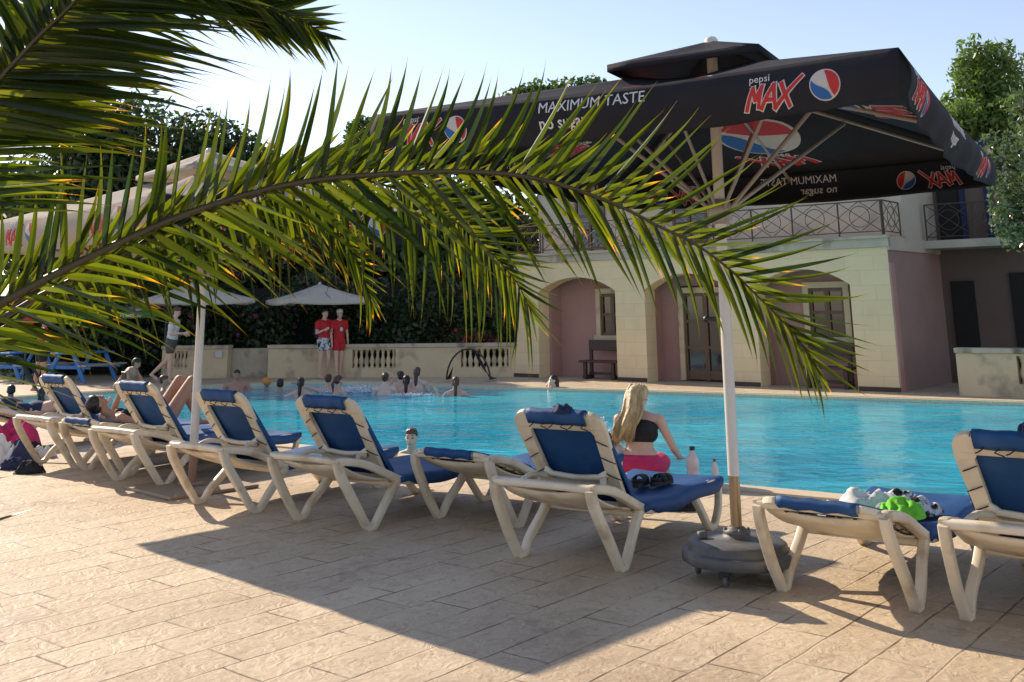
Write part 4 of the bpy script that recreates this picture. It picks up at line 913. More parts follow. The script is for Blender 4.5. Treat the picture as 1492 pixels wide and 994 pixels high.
# goals and ball
def net_goal(loc, rz, label, sc=1.0, both=True):
    g = empty('pool_goal', loc, rz); g.scale = (sc,sc,sc); tag(g, label, 'goal', 'floating goals at the pool edge')
    s = MB(); s.tube([(-.55+1.1*(1-math.cos(a*PI/16))/2*(.0+1), 0, .72*math.sin(a*PI/16)+.03) for a in range(17)], .022, 8); s.build('hoop', M['dark_metal'], g)
    s = MB(); sheet(s, [[V((.55-.42*u*(1-v_), .45*v_*(.4+u), .03+.72*math.sin(PI*(1-u*.42))*(1-v_)*(1-v_))) for v_ in [k/6 for k in range(7)]] for u in [k/6 for k in range(7)]], .008)
    sheet(s, [[V((-.55+.16*u*(1-v_), .35*v_, .03+.30*u*(1-v_))) for v_ in [k/4 for k in range(5)]] for u in [k/4 for k in range(5)]], .008); s.build('net', M['net'], g)
g_ = G(682,557); net_goal((g_.x,g_.y+.1,.02), -.25, 'arched black goal with slack netting in front of the right baluster panel')
g_ = G(8,592); net_goal((g_.x,g_.y,-.02), .1, 'curved black goal hoop standing at the left edge of the pool', 1.25)
s = MB(); s.ball((0,0,.09),.11,14); o = s.build('ball', M['orange']); g_ = G(388,562,-.05); o.location = (g_.x,g_.y,-.05); tag(o, 'orange ball floating near the far pool edge', 'ball')
s = MB(); R_ = Matrix.Rotation(PI/2, 3, 'X'); s.lathe((0,0,0), [(.0,0),(.2,0),(.2,.03),(0,.03)], 18, R=R_); o = s.build('round_sign', M['red_print']); p_ = PT(41,465,27); o.location = p_; tag(o, 'small round red sign on a post behind the palm leaves at left', 'sign')
s = MB(); s.tube([(0,.04,-p_.z),(0,.04,.1)], .025, 6); s.build('post', M['dark_metal'], o)
# splashes
def splash(loc, label, rx, ry, h, n, seed, r=(.006,.02)):
    rnd = random.Random(seed); s = MB()
    for _ in range(n):
        a = rnd.random()*6.28; q = rnd.random()**.5; x, y = rx*q*math.cos(a), ry*q*math.sin(a); z = rnd.random()**2*h*(1-q*.6)
        s.ball((x,y,z), rnd.uniform(*r), 6, (rnd.uniform(.7,1.6),rnd.uniform(.7,1.6),rnd.uniform(.6,1.2)))
    o = s.build('water_splash', M['foam']); o.location = loc; tag(o, label, 'splash', kind='stuff')
g_ = G(525,570,-.05); splash(g_, 'white churned water between the swimmers', .95,.4,.14,1300,1,(.006,.02))
g_ = G(600,576,-.05); splash(g_, 'white splash around the group of three swimmers', .5,.2,.07,220,2,(.006,.015))
g_ = G(878,660,-.05); splash(g_, 'white splash rising from the water left of the seated woman', .18,.14,.50,420,3,(.006,.022))
# ------------------------------------------------------------------ people (each: one continuous remeshed body; hair and clothes as children)
def hand(w, d, out, r=.010, s=1.0, curl=.35):
    """palm and five separate fingers from wrist w along d; out = palm width direction"""
    w, d, out = V(w), V(d).normalized(), V(out); out = (out-d*out.dot(d)).normalized(); n = d.cross(out)
    P = [('c', w, w+d*.075*s, .024*s, .030*s, (1.15,.55), n)]
    for k, L_ in enumerate((.068,.078,.072,.056)):
        b = w+d*.085*s+out*(k-1.5)*.020*s; m_ = b+(d+n*curl*.4).normalized()*L_*.55*s; e = m_+(d+n*curl*1.6).normalized()*L_*.45*s
        P += [('c', b-d*.02*s, m_, r*s, r*.92*s), ('c', m_, e, r*.92*s, r*.75*s)]
    b = w+d*.02*s-out*.026*s; m_ = b+(d*.6-out*.8).normalized()*.035*s; P += [('c', b, m_, r*1.2*s, r*1.05*s), ('c', m_, m_+(d-out*.25+n*.2).normalized()*.03*s, r*1.05*s, r*.85*s)]
    return P
def arm(sh, el, wr, s=1.0, out=(0,0,1), hd=None, fat=1.0):
    sh, el, wr = V(sh), V(el), V(wr)
    P = [('e', sh, (.058*s*fat,.056*s*fat,.06*s)), ('c', sh, sh.lerp(el,.5), .050*s*fat, .043*s*fat), ('c', sh.lerp(el,.5), el, .043*s*fat, .035*s*fat), ('c', el, el.lerp(wr,.35), .035*s*fat, .037*s*fat), ('c', el.lerp(wr,.35), wr, .037*s*fat, .023*s*fat)]
    return P+hand(wr, hd if hd else (wr-el), out, s=s)
def head(c, yaw=0.0, pit=0.0, s=1.0):
    """c: head centre; faces +x before yaw (about z) and pitch (positive looks down)"""
    R_ = (Matrix.Rotation(yaw,3,'Z') @ Matrix.Rotation(pit,3,'Y')); c = V(c); q = lambda x,y,z: c+R_ @ V((x*s,y*s,z*s)); e = R_.to_quaternion()
    P = [('e', q(-.008,0,.022), (.094*s,.074*s,.092*s), e), ('e', q(.022,0,-.035), (.066*s,.058*s,.078*s), e), ('e', q(.045,0,-.088), (.032*s,.034*s,.026*s), e),
         ('c', q(.078,0,.012), q(.100,0,-.026), .010*s, .015*s), ('c', q(.070,-.035,.03), q(.070,.035,.03), .018*s, .018*s), ('c', q(.072,-.018,-.062), q(.072,.018,-.062), .013*s, .013*s)]
    for sy in (-1,1): P += [('e', q(-.008,sy*.076,-.01), (.020*s,.010*s,.032*s), e), ('e', q(.058,sy*.036,-.03), (.02*s,.02*s,.02*s), e)]
    return P, q
def face(q, root, s=1.0):
    m_ = MB()
    for sy in (-1,1): m_.ball(q(.079,sy*.031,.006), .0105*s, 8, (.8,1.35,.8))
    m_.build('eye', M['eye'], root)
    m_ = MB(); m_.sweep([q(.076,-.024,-.064), q(.086,0,-.066), q(.076,.024,-.064)], .008*s, .009*s, n=6); m_.build('mouth', M['lip'], root)
    m_ = MB()
    for sy in (-1,1): m_.sweep([q(.080,sy*.016,.032), q(.084,sy*.032,.038), q(.074,sy*.048,.032)], .008*s, .007*s, n=5)
    m_.build('eyebrow', HR['brown'], root)
def hair(q, root, mat, style='short', s=1.0, vox=.010):
    P = [('e', q(-.018,0,.042), (.094*s,.080*s,.084*s))]
    if style == 'short': P += [('e', q(-.045,0,.0), (.062*s,.078*s,.07*s)), ('e', q(.028,0,.075), (.058*s,.070*s,.045*s))]
    if style == 'bun': P += [('e', q(-.045,0,.0), (.062*s,.078*s,.07*s)), ('e', q(-.115,0,.055), (.042*s,.042*s,.042*s)), ('c', q(-.06,0,.0), q(-.05,0,-.05), .05*s, .03*s)]
    if style == 'wet': P += [('e', q(-.045,0,-.01), (.064*s,.080*s,.08*s)), ('c', q(-.07,0,.0), q(-.085,0,-.20), .062*s, .05*s, (1.2,.7)), ('c', q(-.085,0,-.20), q(-.075,0,-.34), .05*s, .028*s, (1.2,.7))]
    if style == 'pony': P += [('e', q(-.045,0,.0), (.062*s,.078*s,.07*s)), ('c', q(-.10,0,.04), q(-.17,0,-.06), .034*s, .036*s), ('c', q(-.17,0,-.06), q(-.15,0,-.24), .036*s, .014*s)]
    o = blob('hair', P, mat, root, vox, 3)
    for v in o.data.vertices: v.co += v.normal*(.003*noise.noise(v.co*45)+.002*noise.noise(V((v.co.x*120,v.co.y*120,v.co.z*14))))
    return o
def person(label, loc, rz, group=None):
    p = empty('person', loc, rz); return tag(p, label, 'person', group)
def swimmer(label, px, ytop, ywat, rz, skin, hr, style, arms=(), yaw=0., pit=0., broad=1.0, suit=None, tilt=0.0):
    g = G(px, ywat, -.055); D = g.y; Ht = PT(px, ytop, D).z+.055; s = 1.0
    r = person(label, g, rz, 'people in the pool')
    hz = Ht-.10; sh = hz-.22; broad *= 1.08
    P, q = head((.0,0,hz), yaw, pit)
    P += [('c', (-.01,0,hz-.06), (-.02,0,sh+.02), .055, .060), ('e', (-.015,0,sh-.16), (.105*broad,.165*broad,.19)), ('e', (-.015,0,sh-.42), (.09*broad,.13*broad,.18)), ('c', (-.02,-.13*broad,sh-.01), (-.02,.13*broad,sh-.01), .056*broad, .056*broad)]
    for sy in (-1,1): P.append(('c', (-.02,sy*.03,sh+.06), (-.02,sy*.14*broad,sh+.01), .035, .045))
    done = set()
    for sy, el, wr in arms:
        done.add(sy); P += arm((-.015,sy*.185*broad,sh-.02), (el[0],el[1],sh+el[2]), (wr[0],wr[1],sh+wr[2]), out=(0,1,.2))
    for sy in (-1,1):
        if sy not in done: P += arm((-.015,sy*.185*broad,sh-.02), (.04,sy*.27*broad,sh-.28), (.22,sy*.22,sh-.38), out=(0,0,1))
    blob('body', P, SK[skin], r, .013, 5)
    if style: hair(q, r, HR[hr], style)
    if suit: blob('swimsuit', [('c', (-.095,.0,sh-.02), (-.125,0,sh-.15), .016, .016), ('c', (-.117,-.12,sh-.16), (-.125,.12,sh-.16), .018, .018)], M[suit], r, .01, 2)
    face(q, r); return r
AW = PI/2   # facing away from the camera is +y
swimmer('broad shouldered dark haired man in the water left of the orange ball', 344, 540, 570, -PI/2+.2, 'red', 'dark', 'short', broad=1.25)
swimmer('wet black head just above water, left of the left white pole', 265, 568, 584, AW, 'tan', 'dark', 'short')
swimmer('short haired boy with bare shoulders in the water behind the raised knees', 238, 548, 574, .3, 'tan', 'brown', 'short', [(1,(.2,.3,-.1),(.35,.1,-.2))])
swimmer('dark head above water directly right of the orange ball', 408, 553, 571, AW, 'tan', 'dark', 'short')
swimmer('woman with long wet dark hair and one elbow raised to the left', 438, 551, 577, AW-.1, 'light', 'dark', 'wet', [(1,(.05,.42,-.10),(.05,.12,.02)), (-1,(.05,-.34,-.16),(.1,-.42,-.3))])
swimmer('dark haired swimmer stretching an arm left below the two people in red shirts', 478, 546, 571, AW, 'light', 'brown', 'short', [(1,(.0,.42,.04),(-.02,.68,.12))])
swimmer('swimmer with a fair ponytail turned away, right of the one stretching an arm', 493, 548, 574, AW-.7, 'light', 'brown', 'pony')
swimmer('swimmer with auburn hair in a bun and pale bare shoulders', 561, 544, 575, AW, 'fair', 'auburn', 'bun', broad=1.05)
swimmer('swimmer with a raised forearm, left in the group of three', 583, 542, 571, AW+.5, 'light', 'dark', 'short', [(1,(.1,.35,-.16),(.1,.20,.06))])
swimmer('swimmer with wet dark hair nearest the camera in the group of three', 592, 548, 574, AW, 'light', 'dark', 'wet')
swimmer('tallest swimmer with long brown hair, right in the group of three', 608, 536, 570, AW-.3, 'fair', 'brown', 'wet')
swimmer('swimmer with dark straps and both hands lifted, in front of the arched goal', 664, 550, 577, AW, 'light', 'auburn', 'wet', [(1,(.05,.32,-.14),(.05,.40,.02)), (-1,(.05,-.36,-.12),(.08,-.12,.0))], suit='black_cloth')
swimmer('swimmer holding both hands to the face, alone before the leftmost arch', 806, 548, 569, AW+1.9, 'fair', 'dark', 'wet', [(1,(.2,.2,-.1),(.12,.07,.12)), (-1,(.2,-.2,-.1),(.12,-.07,.12))])
swimmer('swimmer at the left edge seen inside the curved goal hoop', 14, 562, 592, AW+.5, 'deep', 'dark', 'short')
swimmer('swimmer with long dark hair beside the leftmost raised lounger', 60, 566, 586, AW, 'tan', 'dark', 'wet')
# boy near the edge, facing the camera
g_ = G(599, 655, -.055)
by = swimmer('boy with short wet hair looking towards the camera over the near pool edge', 599, 626, 661, -AW-.25, 'light', 'brown', 'short', yaw=.15)
# standing people -------------------------------------------------
def stander(label, loc, rz, s, skin, hr, legs, arms, top, bottom, style='short', yaw=0., pit=0., lean=0., cap=None, knee=.40, sleeve=.5, bulk=1.0, shoes=True):
    r = person(label, loc, rz); r.scale = (s,s,s)
    sx = lean
    P, q = head((.03+sx,0,1.605), yaw, pit)
    body = [('e', (0,0,.94), (.115,.160,.125)), ('e', (sx*.3,0,1.07), (.095,.135,.14)), ('e', (sx*.8,0,1.27), (.112,.162,.17)), ('c', (sx,-.13,1.395), (sx,.13,1.395), .055, .055), ('c', (sx,0,1.40), (.015+sx,0,1.53), .060, .054)]
    for sy in (-1,1): body.append(('c', (sx,sy*.03,1.45), (sx,sy*.14,1.41), .035, .045))
    P += body; shorts = [('e', (0,0,.94), (.135,.180,.13)), ('e', (0,0,1.02), (.118,.160,.07))]
    shirt = [('e', (sx*.3,0,1.04), (.125,.165,.13)), ('e', (sx*.5,0,1.14), (.125,.165,.13)), ('e', (sx*.8,0,1.27), (.132,.182,.175)), ('c', (sx,-.14,1.395), (sx,.14,1.395), .068, .068)]
    for sy, kn, an in legs:
        hp = V((0,sy*.085,.91)); kn = V(kn); an = V(an); d = (an-kn).normalized(); toe = V((1,0,0)) if d.z < -.7 else V((.75,0,-.65))
        P += [('c', hp, hp.lerp(kn,.5), .092, .076), ('c', hp.lerp(kn,.5), kn, .076, .055), ('c', kn, kn.lerp(an,.35), .055, .056), ('c', kn.lerp(an,.35), an, .056, .034), ('c', an-V((.035,0,.03)), an+toe*.09-V((0,0,.035)), .034, .034), ('c', an+toe*.09-V((0,0,.038)), an+toe*.16-V((0,0,.045)), .034, .022, (1.4,.8))]
        shorts.append(('c', hp, hp.lerp(kn, knee), .112, .100))
    for sy, el, wr in arms:
        shd = V((sx,sy*.185,1.385)); P += arm(shd, el, wr, out=(0,0,1))
        shirt.append(('c', shd, shd.lerp(V(el), sleeve), .070, .062))
    blob('body', P, SK[skin], r, .013, 5)
    blob('shirt', shirt, M[top], r, .013, 3); blob('shorts', shorts, M[bottom], r, .013, 3)
    hair(q, r, HR[hr], style); face(q, r)
    if cap:
        blob('cap', [('e', q(-.01,0,.062), (.106,.088,.075)), ('c', q(.06,-.03,.055), q(.14,0,.045), .018, .012), ('c', q(.06,.03,.055), q(.14,0,.045), .018, .012)], M[cap], r, .009, 2)
    return r
g_ = G(246,560)
stander('man in a white striped shirt walking along the far pool edge', g_, 0, 1.08, 'light', 'brown',
        [(-1,(.02,-.085,.50),(.03,-.08,.09)), (1,(-.10,.085,.53),(-.42,.08,.24))], [(-1,(.06,-.23,1.12),(.30,-.16,1.13)), (1,(.04,.23,1.12),(.26,.15,1.10))], 'stripe_cloth', 'grey_cloth', pit=.35, lean=.05)
g_ = G(470,552)
yr_ = stander('young man in red shirt and patterned shorts with a dark backpack, by the wall', g_, -.75, 1.03, 'light', 'dark',
        [(-1,(.03,-.10,.50),(.0,-.10,.08)), (1,(.10,.09,.50),(-.06,.12,.10))], [(-1,(.03,-.25,1.12),(.20,-.14,1.20)), (1,(.0,.25,1.12),(.18,.12,1.18))], 'red_cloth', 'pattern_cloth')
bp = blob('backpack', [('e', (-.20,0,1.18), (.11,.15,.22))], M['navy_cloth'], yr_, .014, 3)
g_ = G(492,551)
r_ = stander('man in red shirt, red shorts and white cap by the far wall', g_, -.9, 1.02, 'light', 'brown',
        [(-1,(.05,-.09,.50),(.10,-.09,.08)), (1,(-.02,.09,.50),(-.05,.09,.08))], [(-1,(.02,-.24,1.12),(.08,-.24,.88)), (1,(.0,.24,1.12),(.04,.25,.88))], 'red_cloth', 'red_cloth', cap='white_cloth')
s = MB(); s.ball((.135,0,1.22), .05, 10, (.25,1,1.1)); s.build('shirt_print', M['white_print'], r_)
g_ = G(56,572)
stander('person in an orange red life vest and dark shorts standing beside the blue picnic tables', g_, .6, .98, 'tan', 'dark',
        [(-1,(.05,-.09,.50),(.12,-.09,.08)), (1,(-.04,.09,.50),(-.10,.09,.09))], [(-1,(.04,-.26,1.12),(.16,-.24,.92)), (1,(.0,.26,1.12),(.05,.27,.90))], 'orange_red', 'black_cloth')
# crouched person at pool edge behind the lounger
g_ = G(190,572)
r = person('dark haired person leaning forward at the pool edge behind the raised knees', (g_.x,g_.y,0), -.2)
P, q = head((.10,0,.62), .4, .3)
P += [('e',(-.25,0,.13),(.16,.18,.13)),('c',(-.25,0,.15),(-.02,0,.42),.13,.14),('c',(-.02,-.13,.44),(-.02,.13,.44),.06,.06),('c',(0,0,.45),(.08,0,.56),.055,.05)]
P += arm((.0,.18,.43),(.12,.28,.22),(.22,.22,.05))+arm((.0,-.18,.43),(.12,-.28,.22),(.22,-.22,.05))
for sy in (-1,1): P += [('c',(-.22,sy*.1,.12),(.15,sy*.16,.16),.09,.06),('c',(.15,sy*.16,.14),(-.1,sy*.2,.06),.055,.04)]
blob('body', P, SK['tan'], r, .014, 5); hair(q, r, HR['dark'], 'short'); face(q, r)
# person lying on the flat lounger, knees up, phone held above
L2 = LG[2]
r = empty('person', L2.location.copy(), L2.rotation_euler.z); tag(r, 'sunbather in a dark bikini lying with knees drawn up, holding a phone', 'person')
P, q = head((.20,.05,.735), 0, -1.15)
P += [('c',(.28,.03,.66),(.38,.02,.60),.052,.055),('c',(.38,-.14,.57),(.38,.16,.57),.058,.058),('e',(.52,0,.54),(.19,.165,.105)),('e',(.75,0,.475),(.17,.13,.095)),('e',(.95,0,.46),(.15,.17,.11))]
for sy in (-1,1):
    kn = V((1.28,sy*.12-.02,.93)); an = V((1.62,sy*.13,.42)); hp = V((.98,sy*.10,.46))
    P += [('c',hp,hp.lerp(kn,.5),.095,.08),('c',hp.lerp(kn,.5),kn,.08,.058),('c',kn,kn.lerp(an,.4),.056,.058),('c',kn.lerp(an,.4),an,.058,.036),('c',an,an+V((.15,0,-.01)),.034,.024)]
P += arm((.37,.18,.58),(.52,.24,.60),(.50,.08,.87),out=(1,0,.2),hd=(0,-.2,1))+arm((.37,-.17,.58),(.58,-.30,.50),(.50,-.10,.86),out=(1,0,.2),hd=(-.05,.3,1))
blob('body', P, SK['tan'], r, .012, 5); hair(q, r, HR['dark'], 'short'); face(q, r)
blob('bikini_top', [('e',(.50,-.075,.625),(.07,.07,.045)),('e',(.50,.075,.625),(.07,.07,.045)),('c',(.50,-.15,.58),(.50,.15,.58),.03,.03)], M['black_cloth'], r, .010, 2)
blob('bikini_bottom', [('e',(.97,0,.465),(.13,.178,.118))], M['black_cloth'], r, .010, 2)
s = MB(); s.bbox((0,0,0),(.012,.085,.165),.006); ph = s.build('phone', M['dark_metal']); tag(ph, 'dark phone held up in both hands by the sunbather on the flat lounger', 'phone')
a_ = L2.rotation_euler.z; v_ = V((.475,-.01,.985)); ph.location = (L2.location.x+v_.x*math.cos(a_)-v_.y*math.sin(a_), L2.location.y+v_.x*math.sin(a_)+v_.y*math.cos(a_), v_.z); ph.rotation_euler = (0,-.2,a_)
# legs at the left edge lounger
L0 = LG[0]
r = empty('person', L0.location.copy(), L0.rotation_euler.z); tag(r, 'person lying on the leftmost lounger with bare legs stretched out towards the pool', 'person')
P, q = head((.02,.0,.74), 0, -1.2)
P += [('c',(.12,0,.68),(.24,0,.62),.052,.055),('c',(.24,-.15,.58),(.24,.15,.58),.058,.058),('e',(.40,0,.55),(.19,.165,.105)),('e',(.65,0,.475),(.17,.13,.095)),('e',(.85,0,.465),(.15,.17,.11))]
for sy in (-1,1):
    kn = V((1.30,sy*.12-.05,.52 if sy > 0 else .60)); an = V((1.74,sy*.10-.08,.42)); hp = V((.88,sy*.10,.46))
    P += [('c',hp,hp.lerp(kn,.5),.095,.08),('c',hp.lerp(kn,.5),kn,.08,.058),('c',kn,kn.lerp(an,.4),.056,.058),('c',kn.lerp(an,.4),an,.058,.036),('c',an,an+V((.06,0,.14)),.034,.024)]
P += arm((.22,.19,.58),(.42,.28,.47),(.65,.26,.45))+arm((.22,-.19,.58),(.42,-.28,.47),(.65,-.26,.45))
blob('body', P, SK['light'], r, .013, 5); hair(q, r, HR['brown'], 'short'); face(q, r)
blob('swimsuit', [('e',(.85,0,.47),(.145,.182,.118)),('e',(.62,0,.485),(.18,.14,.10)),('e',(.42,0,.56),(.15,.172,.112))], M['navy_cloth'], r, .011, 2)
# the woman on the pool edge --------------------------------------
g_ = G(934, 699); WS = 1.05
r = empty('person', (g_.x,g_.y,.022), math.radians(74)); r.scale = (WS,WS*1.16,WS); tag(r, 'woman with long blond hair, black top and pink shorts sitting on the pool edge', 'person')
P, q = head((.115,.01,.735), -.35, .45)
P += [('e',(-.01,0,.10),(.135,.178,.115)),('e',(.0,0,.20),(.105,.148,.12)),('e',(.0,0,.295),(.088,.118,.10)),('e',(.02,0,.41),(.098,.142,.13)),('e',(.03,0,.475),(.092,.150,.09)),('c',(.035,-.12,.535),(.035,.12,.535),.050,.050),
      ('c',(.04,0,.55),(.09,.005,.65),.056,.047),('c',(.035,-.04,.585),(.035,-.14,.54),.032,.044),('c',(.035,.04,.585),(.035,.14,.54),.032,.044),
      ('e',(-.055,-.055,.45),(.045,.06,.075)),('e',(-.055,.055,.45),(.045,.06,.075))]
P += arm((.035,-.172,.525),(.06,-.275,.27),(.25,-.30,.16),out=(0,1,0),hd=(1,.1,-.25),fat=.92)
P += arm((.035,.172,.525),(.10,.235,.28),(.30,.16,.18),out=(0,1,0),hd=(1,-.2,-.2),fat=.92)
for sy in (-1,1):
    hp = V((.02,sy*.095,.095)); kn = V((.47,sy*.13,.085)); an = V((.50,sy*.13,-.33))
    P += [('c',hp,hp.lerp(kn,.5),.10,.085),('c',hp.lerp(kn,.5),kn,.085,.060),('c',kn,kn.lerp(an,.4),.056,.058),('c',kn.lerp(an,.4),an,.058,.038)]
blob('body', P, SK['light'], r, .0075, 8, .5); face(q, r)
# top: wraps the rib cage, one strap over the left... runs up to the viewer's right shoulder side
T_ = [('e',(.018,0,.40),(.122,.160,.115)),('e',(.025,0,.465),(.125,.166,.085)),('e',(-.045,-.05,.45),(.068,.080,.085)),('e',(-.045,.05,.45),(.068,.080,.085)),('c',(.03,.145,.45),(.035,.130,.555),.045,.058),('c',(-.03,.06,.50),(.0,.13,.55),.045,.045)]
blob('crop_top', T_, M['black_cloth'], r, .0075, 3)
T_ = [('e',(-.01,0,.105),(.152,.195,.115)),('e',(0,0,.185),(.128,.168,.055))]+[('c',(.02,sy*.095,.095),(.30,sy*.12,.10),.112,.098) for sy in (-1,1)]
blob('shorts', T_, M['pink_cloth'], r, .009, 3)
# long hair: cap plus many strands falling to the left side of the back
hp_ = [('e', q(-.02,0,.045), (.100,.087,.086)), ('e', q(-.05,0,-.01), (.066,.084,.085)), ('c', q(-.07,.01,.0), V((-.03,.05,.62)), .075, .075, (1.25,.7)), ('c', V((-.03,.05,.62)), V((-.085,.10,.48)), .075, .066, (1.3,.6)), ('c', V((-.085,.10,.48)), V((-.10,.15,.36)), .060, .028, (1.4,.6))]
ho = blob('hair', hp_, HR['blond'], r, .007, 4)
for v in ho.data.vertices: v.co += v.normal*(.0025*noise.noise(V((v.co.x*90,v.co.y*90,v.co.z*4))))
s = MB(); rnd = random.Random(3)
for k in range(300):
    f = rnd.uniform(-1,1); g0 = q(-.02+rnd.uniform(-.07,.03), f*.07, .10+rnd.uniform(-.05,.02)); g1 = q(-.115+abs(f)*.03+rnd.uniform(-.01,.008), f*.085, .0)
    e_ = V((-.115+rnd.uniform(-.03,.02), .13+f*.085+rnd.uniform(-.03,.03), rnd.uniform(.28,.44)))
    m1 = V((-.082+rnd.uniform(-.008,.006), .045+f*.09, .60)); m2_ = V((-.125+rnd.uniform(-.008,.006), .10+f*.095, .48))
    s.sweep(smoothpath([g0,g1,m1,m2_,e_], 3), .0065, .004, ws=[1]*9+[.9,.7,.5,.15], n=5, sq=1)
s.build('hair_strands', HR['blond'], r)
s = MB(); s.tube([V((.232,-.298,.165))+V((0,.027*math.cos(a*PI/8),.027*math.sin(a*PI/8))) for a in range(16)], .004, 5, closed=True); s.build('bracelet', M['pole_white'], r)
# ------------------------------------------------------------------ palm: trunk just outside the frame at left, fronds arching across
def palmleaf():
    mt = bpy.data.materials.new('palm_leaflet'); mt.use_nodes = True; nt = mt.node_tree; L = nt.links
    p = nt.nodes['Principled BSDF']; out = nt.nodes['Material Output']; p.inputs['Roughness'].default_value = .36; p.inputs['Specular IOR Level'].default_value = .5
    at = nd(nt, 'ShaderNodeAttribute'); at.attribute_name = 'tip'; rn = nd(nt, 'ShaderNodeAttribute'); rn.attribute_name = 'rnd'
    cr = nd(nt, 'ShaderNodeValToRGB'); e = cr.color_ramp.elements; e[0].position = 0; e[0].color = (.040,.062,.012,1); e[1].position = 1; e[1].color = (.10,.05,.02,1)
    for pos, c in ((.35,(.024,.050,.010,1)),(.76,(.045,.072,.012,1)),(.87,(.20,.145,.035,1)),(.95,(.14,.085,.035,1))): x = e.new(pos); x.color = c
    L.new(at.outputs['Fac'], cr.inputs[0])
    mx = nd(nt, 'ShaderNodeMix', data_type='RGBA', blend_type='MULTIPLY'); mx.inputs[0].default_value = 1
    r2 = nd(nt, 'ShaderNodeValToRGB'); r2.color_ramp.elements[0].color = (.26,.38,.34,1); r2.color_ramp.elements[1].color = (2.3,1.75,.75,1); L.new(rn.outputs['Fac'], r2.inputs[0])
    L.new(cr.outputs[0], mx.inputs[6]); L.new(r2.outputs[0], mx.inputs[7]); L.new(mx.outputs[2], p.inputs['Base Color'])
    sc = nd(nt, 'ShaderNodeMix', data_type='RGBA', blend_type='MULTIPLY'); sc.inputs[0].default_value = 1; sc.inputs[7].default_value = (3.5,3.0,1.1,1); L.new(mx.outputs[2], sc.inputs[6])
    t = nd(nt, 'ShaderNodeBsdfTranslucent'); L.new(sc.outputs[2], t.inputs['Color'])
    ms = nd(nt, 'ShaderNodeMixShader'); ms.inputs[0].default_value = .40; L.new(p.outputs[0], ms.inputs[1]); L.new(t.outputs[0], ms.inputs[2]); L.new(ms.outputs[0], out.inputs['Surface']); return mt
M['palm'] = palmleaf()
pb = V((-2.15, 2.95, 0)); PALM = empty('palm_tree', pb); tag(PALM, 'feather palm standing at the left whose long green fronds arch across the view', 'palm tree')
s = MB(); s.lathe((0,0,0), [(.30,-.05),(.26,.1),(.24,.5),(.25,.9),(.28,1.2),(.22,1.4),(.05,1.5)], 20); s.build('trunk', M['palm_bark'], PALM)
